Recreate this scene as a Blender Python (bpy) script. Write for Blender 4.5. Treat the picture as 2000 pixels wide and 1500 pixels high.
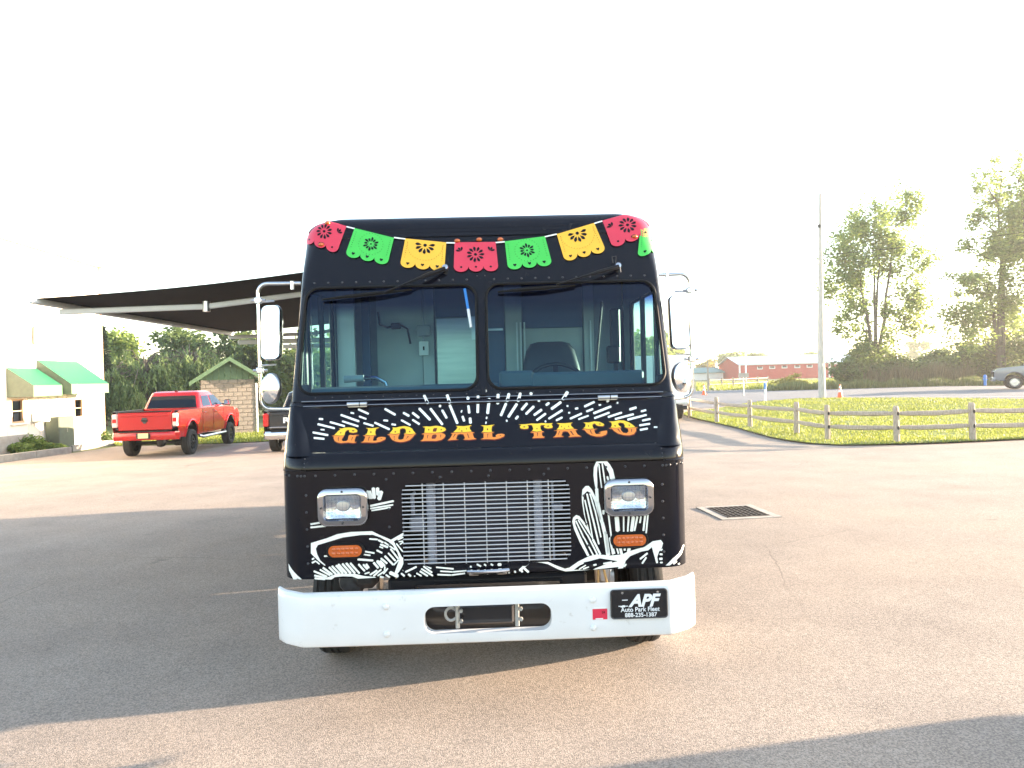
import bpy, bmesh, math, random
from mathutils import Vector, Matrix, geometry
import numpy as np
rnd = random.Random(7)
sc = bpy.context.scene
for o in list(bpy.data.objects): bpy.data.objects.remove(o)
COL = sc.collection
R = math.radians
# ------------------------------------------------------------------ camera, sky, sun, exposure
FPX, CAMH, PITCH, ROLL = 1400.0, 1.82, 15/1400.0, 0.027
cam = bpy.data.cameras.new('camera'); camo = bpy.data.objects.new('camera', cam); COL.objects.link(camo)
cam.sensor_fit = 'HORIZONTAL'; cam.sensor_width = 36.0; cam.lens = 36.0*FPX/2000.0
cam.clip_start = .05; cam.clip_end = 3000
_r0, _f0, _u0 = Vector((1,0,0)), Vector((0,math.cos(PITCH),-math.sin(PITCH))), Vector((0,math.sin(PITCH),math.cos(PITCH)))
_rt = _r0*math.cos(ROLL) - _u0*math.sin(ROLL); _up = _r0*math.sin(ROLL) + _u0*math.cos(ROLL)
camo.matrix_world = Matrix(((_rt.x,_up.x,-_f0.x,0),(_rt.y,_up.y,-_f0.y,0),(_rt.z,_up.z,-_f0.z,CAMH),(0,0,0,1)))
sc.camera = camo
SUN_EL, SUN_AZ = R(8.5), R(11.0)           # azimuth measured from +X towards +Y
tosun = Vector((math.cos(SUN_EL)*math.cos(SUN_AZ), math.cos(SUN_EL)*math.sin(SUN_AZ), math.sin(SUN_EL)))
world = bpy.data.worlds.new('World'); sc.world = world; world.use_nodes = True
wn = world.node_tree.nodes; wl = world.node_tree.links
bg = wn['Background']; sky = wn.new('ShaderNodeTexSky'); sky.sky_type = 'NISHITA'; sky.sun_disc = False
sky.sun_elevation = SUN_EL; sky.sun_rotation = R(90) - SUN_AZ
sky.air_density = 1.0; sky.dust_density = 0.8; sky.ozone_density = 1.0; sky.altitude = 100
hsv = wn.new('ShaderNodeHueSaturation'); hsv.inputs['Saturation'].default_value = .8   # hazy pale evening sky
wl.new(sky.outputs[0], hsv.inputs['Color']); wl.new(hsv.outputs[0], bg.inputs[0]); bg.inputs[1].default_value = 0.15
sl = bpy.data.lights.new('sun', 'SUN'); sl.energy = 5.0; sl.angle = R(0.6); sl.color = (1.0, .78, .56)
so = bpy.data.objects.new('sun', sl); COL.objects.link(so); so.location = (30, 10, 20)
so.rotation_euler = tosun.to_track_quat('Z', 'Y').to_euler()
vs = sc.view_settings; vs.view_transform = 'Standard'; vs.look = 'None'; vs.gamma = 1.0; vs.use_curve_mapping = False
vs.exposure = 2.72
try:
    sc.cycles.max_bounces = 7; sc.cycles.transparent_max_bounces = 12; sc.cycles.use_denoising = True
    sc.cycles.caustics_reflective = False; sc.cycles.caustics_refractive = False
except Exception: pass

# ------------------------------------------------------------------ terrain height and layout helpers
def sstep(a, b, x):
    t = max(0.0, min(1.0, (x-a)/(b-a))); return t*t*(3-2*t)
def knots(y, ks):
    if y <= ks[0][0]: return ks[0][1]
    for (a, va), (b, vb) in zip(ks, ks[1:]):
        if y <= b: return va + (vb-va)*(y-a)/(b-a)
    return ks[-1][1]
KL = [(-100,0),(8,0),(12,-.10),(23,-.43),(34,-.57),(60,-.6),(200,-.3)]
KR = [(-100,0),(9,0),(13,-.06),(20,-.2),(29,-.17),(34,.12),(38,.24),(48,.25),(56,.15),(70,.02),(200,0)]
def H(x, y):
    """ground height: the lot falls gently to the back left, the verge rises to the road on the right"""
    t = sstep(-9, 2, x)
    return knots(y, KL)*(1-t) + knots(y, KR)*t
def view(px, py):
    return _f0 + _rt*((px-1000)/FPX) - _up*((py-750)/FPX)
def at(px, py, Y):
    d = view(px, py); return Vector((0,0,CAMH)) + d*(Y/d.y)
def gpt(px, py):
    """where the line of sight through a point of the photo meets the ground"""
    d = view(px, py); t = 2.0
    while t < 400:
        p = Vector((0,0,CAMH)) + d*t
        if p.z <= H(p.x, p.y): break
        t *= 1.004
    return Vector((p.x, p.y, H(p.x, p.y)))

# ------------------------------------------------------------------ material helpers
MATS = {}
def nodes(m): return m.node_tree.nodes, m.node_tree.links
def mat(name, col, rough=.5, metal=0.0, spec=.5, coat=0.0, var=0.0, vscale=8.0, bump=0.0, bscale=60.0, col2=None, trans=0.0, stretch=None, emit=None, grime=None):
    """procedural principled material: base colour broken up by noise, optional fine relief"""
    m = bpy.data.materials.new(name); m.use_nodes = True; n, l = nodes(m)
    b = n['Principled BSDF']; b.inputs['Roughness'].default_value = rough; b.inputs['Metallic'].default_value = metal
    b.inputs['Specular IOR Level'].default_value = spec; b.inputs['Coat Weight'].default_value = coat; b.inputs['Coat Roughness'].default_value = .04
    c = (*col, 1); b.inputs['Base Color'].default_value = c
    tc = n.new('ShaderNodeTexCoord')
    src = tc.outputs['Object']
    if stretch:
        mp = n.new('ShaderNodeMapping'); mp.inputs['Scale'].default_value = stretch; l.new(src, mp.inputs[0]); src = mp.outputs[0]
    if var > 0 or col2:
        t = n.new('ShaderNodeTexNoise'); t.inputs['Scale'].default_value = vscale; t.inputs['Detail'].default_value = 6; l.new(src, t.inputs['Vector'])
        rp = n.new('ShaderNodeValToRGB'); rp.color_ramp.elements[0].position = .32; rp.color_ramp.elements[1].position = .68
        c2 = col2 or tuple(v*(1+var) for v in col)
        rp.color_ramp.elements[0].color = (*(tuple(v*(1-var) for v in col)), 1) if not col2 else c
        rp.color_ramp.elements[1].color = (*c2, 1)
        l.new(t.outputs['Fac'], rp.inputs[0]); l.new(rp.outputs[0], b.inputs['Base Color'])
    if grime:      # chips and road dirt: (colour, amount, scale)
        t3 = n.new('ShaderNodeTexNoise'); t3.inputs['Scale'].default_value = grime[2]; t3.inputs['Detail'].default_value = 9; t3.inputs['Roughness'].default_value = .72; l.new(src, t3.inputs['Vector'])
        r3 = n.new('ShaderNodeValToRGB'); r3.color_ramp.elements[0].position = .60; r3.color_ramp.elements[1].position = .78; r3.color_ramp.elements[1].color = (grime[1],)*3+(1,); l.new(t3.outputs['Fac'], r3.inputs[0])
        m3 = n.new('ShaderNodeMix'); m3.data_type = 'RGBA'; m3.inputs[7].default_value = (*grime[0], 1); m3.inputs[6].default_value = c; l.new(r3.outputs[0], m3.inputs[0])
        if var > 0 or col2: l.new(rp.outputs[0], m3.inputs[6])
        l.new(m3.outputs[2], b.inputs['Base Color'])
    if bump > 0:
        t2 = n.new('ShaderNodeTexNoise'); t2.inputs['Scale'].default_value = bscale; t2.inputs['Detail'].default_value = 4; l.new(src, t2.inputs['Vector'])
        bp = n.new('ShaderNodeBump'); bp.inputs['Strength'].default_value = bump; bp.inputs['Distance'].default_value = .01
        l.new(t2.outputs['Fac'], bp.inputs['Height']); l.new(bp.outputs[0], b.inputs['Normal'])
    if emit: b.inputs['Emission Color'].default_value = (*emit[0], 1); b.inputs['Emission Strength'].default_value = emit[1]
    MATS[name] = m; return m
def leafmat(name, a, b_, tr=.35):
    m = bpy.data.materials.new(name); m.use_nodes = True; n, l = nodes(m); out = n['Material Output']; n.remove(n['Principled BSDF'])
    g = n.new('ShaderNodeNewGeometry'); rp = n.new('ShaderNodeValToRGB')
    rp.color_ramp.elements[0].color = (*a, 1); rp.color_ramp.elements[1].color = (*b_, 1)
    l.new(g.outputs['Random Per Island'], rp.inputs[0])
    d = n.new('ShaderNodeBsdfPrincipled'); d.inputs['Roughness'].default_value = .5; l.new(rp.outputs[0], d.inputs['Base Color'])
    t = n.new('ShaderNodeBsdfTranslucent'); hs = n.new('ShaderNodeHueSaturation'); hs.inputs['Value'].default_value = 1.5; hs.inputs['Hue'].default_value = .485
    l.new(rp.outputs[0], hs.inputs['Color']); l.new(hs.outputs[0], t.inputs[0])
    mx = n.new('ShaderNodeMixShader'); mx.inputs[0].default_value = tr; l.new(d.outputs[0], mx.inputs[1]); l.new(t.outputs[0], mx.inputs[2]); l.new(mx.outputs[0], out.inputs[0])
    MATS[name] = m; return m
def glassmat(name, tint, band=None, rough=0.0):
    """thin tinted pane: clear tinted transmission with a fresnel reflection; band = (z0, z1, colour) shade band dyed into the top"""
    m = bpy.data.materials.new(name); m.use_nodes = True; n, l = nodes(m); out = n['Material Output']; n.remove(n['Principled BSDF'])
    t = n.new('ShaderNodeBsdfTransparent'); t.inputs[0].default_value = (*tint, 1)
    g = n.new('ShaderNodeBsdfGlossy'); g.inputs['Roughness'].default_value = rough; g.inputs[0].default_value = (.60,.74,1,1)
    f = n.new('ShaderNodeFresnel'); gm = n.new('ShaderNodeNewGeometry'); ma = n.new('ShaderNodeMath'); ma.operation = 'MULTIPLY_ADD'
    ma.inputs[1].default_value = -.8333; ma.inputs[2].default_value = 1.5; l.new(gm.outputs['Backfacing'], ma.inputs[0]); l.new(ma.outputs[0], f.inputs[0])
    mx = n.new('ShaderNodeMixShader'); l.new(f.outputs[0], mx.inputs[0]); l.new(t.outputs[0], mx.inputs[1]); l.new(g.outputs[0], mx.inputs[2]); l.new(mx.outputs[0], out.inputs[0])
    if band:
        tc = n.new('ShaderNodeTexCoord'); sp = n.new('ShaderNodeSeparateXYZ'); l.new(tc.outputs['Object'], sp.inputs[0])
        mr = n.new('ShaderNodeMapRange'); mr.interpolation_type = 'SMOOTHSTEP'; mr.inputs[1].default_value = band[0]; mr.inputs[2].default_value = band[1]; l.new(sp.outputs[2], mr.inputs[0])
        mc = n.new('ShaderNodeMix'); mc.data_type = 'RGBA'; mc.inputs[6].default_value = (*tint, 1); mc.inputs[7].default_value = (*band[2], 1)
        l.new(mr.outputs[0], mc.inputs[0]); l.new(mc.outputs[2], t.inputs[0])
    MATS[name] = m; return m

# ------------------------------------------------------------------ mesh helpers
def link(o, parent=None):
    COL.objects.link(o)
    if parent is not None: o.parent = parent
    return o
def tag(o, label=None, cat=None, group=None, kind=None):
    for k, v in (('label', label), ('category', cat), ('group', group), ('kind', kind)):
        if v: o[k] = v
    return o
def empty(name, loc=(0,0,0), rz=0.0, parent=None):
    o = bpy.data.objects.new(name, None); o.empty_display_size = .2; o.location = loc; o.rotation_euler = (0,0,rz)
    return link(o, parent)
class MB:
    """collects boxes, tubes, lathes and sheets; build() links them as ONE mesh object"""
    def __init__(s): s.v = []; s.f = []; s.sm = []
    def add(s, vs_, fs, smooth=False):
        k = len(s.v); s.v += [tuple(p) for p in vs_]; s.f += [tuple(i+k for i in f) for f in fs]; s.sm += [smooth]*len(fs); return s
    def box(s, c, d, rot=None, bev=0.0):
        hx, hy, hz = d[0]/2, d[1]/2, d[2]/2
        if bev > 0:
            b = min(bev, hx*.9, hy*.9, hz*.9); P = []; idx = {}
            for sx in (-1,1):
                for sy in (-1,1):
                    for sz in (-1,1):
                        for ax in range(3):
                            p = [sx*(hx-b), sy*(hy-b), sz*(hz-b)]; p[ax] = (sx*hx, sy*hy, sz*hz)[ax]
                            idx[(sx,sy,sz,ax)] = len(P); P.append(p)
            F = []
            for ax in range(3):
                a2, a3 = (ax+1) % 3, (ax+2) % 3
                for sg in (-1,1):
                    q = []
                    for u, w in ((-1,-1),(1,-1),(1,1),(-1,1)):
                        k = [0,0,0]; k[ax] = sg; k[a2] = u; k[a3] = w; q.append(idx[(*k, ax)])
                    F.append(q if sg > 0 else q[::-1])
            for ax in range(3):
                a2, a3 = (ax+1) % 3, (ax+2) % 3
                for u in (-1,1):
                    for w in (-1,1):
                        k0 = [0,0,0]; k1 = [0,0,0]; k0[ax] = -1; k1[ax] = 1
                        for k in (k0, k1): k[a2] = u; k[a3] = w
                        q = [idx[(*k0,a2)], idx[(*k1,a2)], idx[(*k1,a3)], idx[(*k0,a3)]]
                        F.append(q if u*w < 0 else q[::-1])
            for sx in (-1,1):
                for sy in (-1,1):
                    for sz in (-1,1):
                        q = [idx[(sx,sy,sz,0)], idx[(sx,sy,sz,1)], idx[(sx,sy,sz,2)]]
                        F.append(q if sx*sy*sz > 0 else q[::-1])
        else:
            P = [(sx*hx, sy*hy, sz*hz) for sx in (-1,1) for sy in (-1,1) for sz in (-1,1)]
            F = [(0,1,3,2),(4,6,7,5),(0,4,5,1),(2,3,7,6),(0,2,6,4),(1,5,7,3)]
        M = rot if rot else Matrix.Identity(3)
        return s.add([tuple(M @ Vector(p) + Vector(c)) for p in P], F)
    def tube(s, pts, r, n=8, caps=True, smooth=True):
        pts = [Vector(p) for p in pts]; rr = r if isinstance(r, (list, tuple)) else [r]*len(pts)
        V = []; F = []; prev = None
        for i, p in enumerate(pts):
            t = (pts[min(i+1, len(pts)-1)] - pts[max(i-1, 0)]).normalized()
            if prev is None:
                a = Vector((0,0,1)) if abs(t.z) < .9 else Vector((1,0,0)); u = t.cross(a).normalized()
            else: u = (prev - t*prev.dot(t)).normalized()
            prev = u; w = t.cross(u)
            V += [p + (u*math.cos(2*math.pi*k/n) + w*math.sin(2*math.pi*k/n))*rr[i] for k in range(n)]
        for i in range(len(pts)-1):
            for k in range(n): F.append((i*n+k, i*n+(k+1) % n, (i+1)*n+(k+1) % n, (i+1)*n+k))
        s.add(V, F, smooth)
        if caps: s.add(V[:n], [tuple(range(n))[::-1]]); s.add(V[-n:], [tuple(range(n))])
        return s
    def lathe(s, prof_, n=24, M=None, smooth=True, squash=(1,1)):
        """profile (r, h) turned about local z, then placed by 4x4 matrix M"""
        V = []; F = []; m = len(prof_)
        for k in range(n):
            a = 2*math.pi*k/n; V += [Vector((r*math.cos(a)*squash[0], r*math.sin(a)*squash[1], h)) for r, h in prof_]
        for k in range(n):
            for i in range(m-1):
                a, b = k*m+i, ((k+1) % n)*m+i; F.append((a, b, b+1, a+1))
        if M: V = [M @ v for v in V]
        return s.add(V, F, smooth)
    def prism(s, poly, y0, y1, axis='y', M=None):
        """polygon (a, b) extruded along an axis: 'y' -> (a, y, b), 'x' -> (x, a, b), 'z' -> (a, b, z)"""
        def mk(a, b, t): return (a, t, b) if axis == 'y' else (t, a, b) if axis == 'x' else (a, b, t)
        n = len(poly); V = [mk(a, b, y0) for a, b in poly] + [mk(a, b, y1) for a, b in poly]
        F = [(i, (i+1) % n, n+(i+1) % n, n+i) for i in range(n)]
        tris = geometry.tessellate_polygon([[Vector((a, b, 0)) for a, b in poly]])
        F += [tuple(t) for t in tris] + [tuple(n+i for i in t)[::-1] for t in tris]
        if M: V = [M @ Vector(v) for v in V]
        return s.add(V, F)
    def quad(s, a, b, c, d): return s.add([a, b, c, d], [(0,1,2,3)])
    def build(s, name, m, parent=None, sharp=40, recalc=True):
        me = bpy.data.meshes.new(name); me.from_pydata(s.v, [], s.f)
        if recalc:
            bm = bmesh.new(); bm.from_mesh(me); bmesh.ops.remove_doubles(bm, verts=bm.verts, dist=1e-5); bmesh.ops.recalc_face_normals(bm, faces=bm.faces)
            if any(s.sm):
                for f in bm.faces: f.smooth = True
            bm.to_mesh(me); bm.free()
            if any(s.sm): me.set_sharp_from_angle(angle=R(sharp))
        me.materials.append(MATS[m] if isinstance(m, str) else m)
        return link(bpy.data.objects.new(name, me), parent)
def inside(p, loops):
    c = False; x, y = p
    for lp in loops:
        j = len(lp)-1
        for i in range(len(lp)):
            (xi, yi), (xj, yj) = lp[i], lp[j]
            if (yi > y) != (yj > y) and x < (xj-xi)*(y-yi)/(yj-yi)+xi: c = not c
            j = i
    return c
def flat_sheet(loops, pts=()):
    """triangulated 2-D region bounded by loops (even-odd, so inner loops are holes) with extra inner points"""
    V = []; E = []
    for lp in loops:
        k = len(V); V += [Vector(p) for p in lp]; E += [(k+i, k+(i+1) % len(lp)) for i in range(len(lp))]
    V += [Vector(p) for p in pts]
    ov, _, of, *_ = geometry.delaunay_2d_cdt(V, E, [], 0, 1e-6)
    ov = [(v.x, v.y) for v in ov]; F = []
    for f in of:
        cx = sum(ov[i][0] for i in f)/len(f); cy = sum(ov[i][1] for i in f)/len(f)
        if inside((cx, cy), loops): F.append(tuple(f))
    used = sorted({i for f in F for i in f}); ix = {k: j for j, k in enumerate(used)}
    return [ov[k] for k in used], [tuple(ix[i] for i in f) for f in F]
def grid_pts(x0, x1, y0, y1, nx, ny, jx=0.0):
    return [(x0+(x1-x0)*i/nx, y0+(y1-y0)*j/ny) for i in range(nx+1) for j in range(ny+1)]
def mapped(mb, loops, f3, pts=(), thick=None, smooth=True):
    """2-D sheet mapped to 3-D by f3(a, b); thick = offset vector for a second skin joined at the rims"""
    v, F = flat_sheet(loops, pts); P = [Vector(f3(a, b)) for a, b in v]
    mb.add(P, F, smooth)
    if thick is not None:
        T = Vector(thick); mb.add([p+T for p in P], [f[::-1] for f in F], smooth)
        for lp in loops:
            n = len(lp); A = [Vector(f3(*p)) for p in lp]
            mb.add(A + [a+T for a in A], [(i, (i+1) % n, n+(i+1) % n, n+i) for i in range(n)])
    return mb
def rrect(x0, x1, z0, z1, r, n=6):
    out = []
    for cx, cz, a0 in ((x1-r, z0+r, -90), (x1-r, z1-r, 0), (x0+r, z1-r, 90), (x0+r, z0+r, 180)):
        for k in range(n+1):
            a = R(a0 + 90*k/n); out.append((cx + r*math.cos(a), cz + r*math.sin(a)))
    return out
def text_mesh(name, body, size, m, parent, M, shear=0.0, extrude=.0015, offset=0.0, align='CENTER', sx=1.0):
    """lettering from the built-in font, turned into a mesh standing in the local x-z plane of M"""
    cu = bpy.data.curves.new(name, 'FONT'); cu.body = body; cu.size = size; cu.shear = shear; cu.extrude = extrude; cu.offset = offset; cu.align_x = align
    t = bpy.data.objects.new(name, cu); COL.objects.link(t)
    me = bpy.data.meshes.new_from_object(t.evaluated_get(bpy.context.evaluated_depsgraph_get()))
    bpy.data.objects.remove(t); bpy.data.curves.remove(cu)
    me.transform(M @ Matrix.Rotation(R(90), 4, 'X') @ Matrix.Diagonal((sx,1,1,1))); me.materials.clear(); me.materials.append(MATS[m])
    return link(bpy.data.objects.new(name, me), parent)
def copy_tree(o, parent=None):
    c = o.copy(); COL.objects.link(c); c.parent = parent
    for ch in list(o.children): copy_tree(ch, c)
    return c

# ------------------------------------------------------------------ traced artwork of the truck front, millimetres in the truck's own frame (x across, z up)
RAYS=[[(-959,1597),(-937,1594),(-934,1600),(-938,1606),(-960,1608),(-962,1603)],[(-963,1568),(-863,1543),(-860,1547),(-862,1553),(-961,1579),(-965,1574)],[(-940,1539),(-919,1537),(-918,1541),(-920,1545),(-941,1547),(-943,1543)],[(-983,1523),(-896,1506),(-892,1511),(-895,1517),(-983,1534),(-986,1529)],[(-972,1493),(-913,1486),(-911,1491),(-914,1497),(-973,1504),(-976,1499)],[(-894,1578),(-807,1553),(-803,1557),(-805,1563),(-892,1588),(-895,1584)],[(-823,1581),(-728,1550),(-725,1554),(-726,1560),(-821,1590),(-825,1586)],[(-837,1616),(-728,1577),(-723,1581),(-725,1588),(-834,1627),(-838,1622)],[(-779,1627),(-761,1624),(-758,1628),(-761,1633),(-779,1637),(-782,1632)],[(-728,1605),(-687,1590),(-683,1593),(-684,1599),(-726,1615),(-730,1611)],[(-739,1645),(-677,1618),(-672,1622),(-673,1628),(-735,1656),(-740,1652)],[(-698,1567),(-641,1550),(-638,1554),(-639,1560),(-696,1577),(-700,1573)],[(-636,1568),(-548,1528),(-543,1532),(-544,1539),(-632,1578),(-637,1574)],[(-584,1643),(-521,1608),(-515,1612),(-515,1619),(-578,1654),(-584,1650)],[(-583,1579),(-559,1576),(-556,1581),(-559,1587),(-583,1589),(-586,1584)],[(-535,1556),(-512,1552),(-509,1556),(-511,1562),(-534,1566),(-537,1561)],[(-483,1578),(-429,1549),(-424,1552),(-424,1558),(-478,1587),(-483,1584)],[(-474,1618),(-440,1599),(-434,1603),(-434,1610),(-468,1629),(-474,1625)],[(-421,1617),(-383,1588),(-376,1591),(-375,1598),(-413,1627),(-420,1624)],[(-418,1578),(-377,1552),(-372,1555),(-371,1562),(-412,1587),(-418,1584)],[(-384,1640),(-318,1575),(-310,1577),(-308,1585),(-374,1650),(-382,1648)],[(-319,1639),(-246,1548),(-238,1549),(-235,1555),(-308,1647),(-316,1646)],[(-263,1650),(-254,1648),(-250,1654),(-251,1662),(-260,1664),(-265,1658)],[(-250,1629),(-223,1584),(-215,1584),(-211,1590),(-238,1635),(-246,1635)],[(-361,1717),(-336,1671),(-327,1670),(-321,1677),(-346,1723),(-356,1724)],[(-225,1717),(-207,1671),(-198,1669),(-191,1676),(-209,1722),(-218,1723)],[(-207,1657),(-161,1553),(-152,1552),(-147,1558),(-193,1663),(-201,1663)],[(-135,1616),(-130,1614),(-126,1620),(-125,1628),(-130,1630),(-135,1623)],[(-131,1592),(-121,1565),(-113,1564),(-108,1569),(-118,1596),(-126,1597)],[(-101,1704),(-101,1691),(-92,1687),(-84,1691),(-84,1703),(-93,1708)],[(-97,1653),(-92,1610),(-85,1608),(-78,1612),(-83,1654),(-91,1657)],[(-88,1583),(-86,1554),(-78,1551),(-70,1555),(-73,1584),(-81,1587)],[(-40,1709),(-43,1613),(-36,1609),(-28,1612),(-24,1708),(-31,1712)],[(26,1693),(14,1608),(22,1602),(31,1605),(43,1690),(35,1696)],[(12,1575),(18,1574),(21,1580),(21,1587),(15,1589),(11,1582)],[(8,1548),(13,1547),(16,1553),(16,1560),(11,1562),(8,1555)],[(79,1715),(75,1660),(83,1655),(92,1659),(97,1714),(88,1719)],[(144,1719),(131,1675),(139,1669),(148,1671),(161,1714),(154,1721)],[(126,1663),(93,1595),(99,1589),(107,1589),(140,1657),(135,1664)],[(213,1720),(196,1674),(203,1667),(213,1669),(229,1715),(222,1722)],[(190,1660),(137,1587),(141,1580),(150,1579),(203,1651),(199,1659)],[(132,1555),(139,1558),(138,1564),(134,1569),(128,1567),(128,1560)],[(196,1590),(181,1575),(184,1568),(191,1566),(205,1581),(203,1588)],[(278,1721),(275,1710),(282,1704),(292,1705),(295,1716),(288,1722)],[(252,1662),(218,1627),(221,1619),(229,1617),(263,1653),(260,1660)],[(291,1644),(243,1602),(245,1594),(252,1592),(301,1633),(299,1641)],[(323,1678),(319,1671),(324,1665),(332,1664),(336,1671),(331,1677)],[(383,1662),(366,1650),(367,1642),(374,1639),(392,1651),(391,1659)],[(337,1625),(291,1595),(292,1587),(299,1584),(345,1613),(344,1621)],[(359,1601),(304,1565),(305,1559),(311,1555),(366,1590),(366,1597)],[(356,1546),(362,1547),(364,1553),(361,1558),(355,1557),(353,1552)],[(496,1722),(463,1680),(468,1671),(478,1670),(512,1712),(507,1721)],[(455,1666),(395,1628),(396,1620),(403,1615),(463,1653),(462,1661)],[(459,1618),(376,1572),(376,1565),(382,1562),(465,1607),(465,1614)],[(456,1577),(420,1562),(419,1555),(424,1551),(460,1567),(461,1573)],[(491,1631),(499,1630),(502,1635),(500,1641),(492,1641),(489,1636)],[(541,1613),(556,1615),(559,1622),(555,1627),(539,1624),(537,1618)],[(497,1592),(505,1592),(508,1597),(506,1602),(498,1602),(495,1597)],[(573,1596),(502,1569),(501,1563),(506,1558),(576,1585),(577,1592)],[(612,1582),(551,1564),(550,1558),(554,1554),(614,1573),(615,1578)],[(655,1661),(594,1636),(593,1628),(598,1624),(660,1649),(661,1656)],[(642,1620),(603,1607),(602,1601),(606,1596),(645,1609),(647,1615)],[(682,1631),(694,1632),(696,1637),(694,1642),(682,1641),(680,1636)],[(750,1632),(643,1596),(642,1589),(647,1584),(754,1620),(755,1627)],[(736,1597),(645,1568),(643,1562),(647,1557),(739,1586),(740,1592)],[(809,1595),(726,1572),(724,1566),(728,1561),(811,1584),(813,1590)],[(877,1584),(766,1560),(764,1553),(768,1549),(879,1573),(881,1579)],[(733,1649),(745,1654),(747,1660),(742,1665),(730,1661),(729,1654)],[(790,1641),(797,1640),(800,1646),(799,1651),(792,1651),(788,1646)],[(900,1623),(860,1613),(857,1605),(861,1599),(901,1609),(904,1617)],[(955,1605),(926,1599),(923,1592),(927,1588),(956,1594),(958,1600)],[(953,1578),(839,1555),(836,1548),(840,1543),(954,1567),(956,1573)],[(987,1580),(1008,1580),(1012,1585),(1010,1590),(989,1591),(985,1586)],[(972,1555),(924,1547),(921,1541),(924,1536),(972,1544),(975,1550)],[(964,1528),(903,1521),(900,1515),(903,1510),(964,1517),(967,1523)],[(984,1499),(1003,1499),(1006,1503),(1004,1507),(986,1508),(983,1504)],[(946,1502),(902,1496),(899,1490),(902,1485),(946,1491),(949,1497)],[(-9,1732),(16,1728),(21,1736),(18,1744),(-7,1748),(-12,1740)]]
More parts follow.
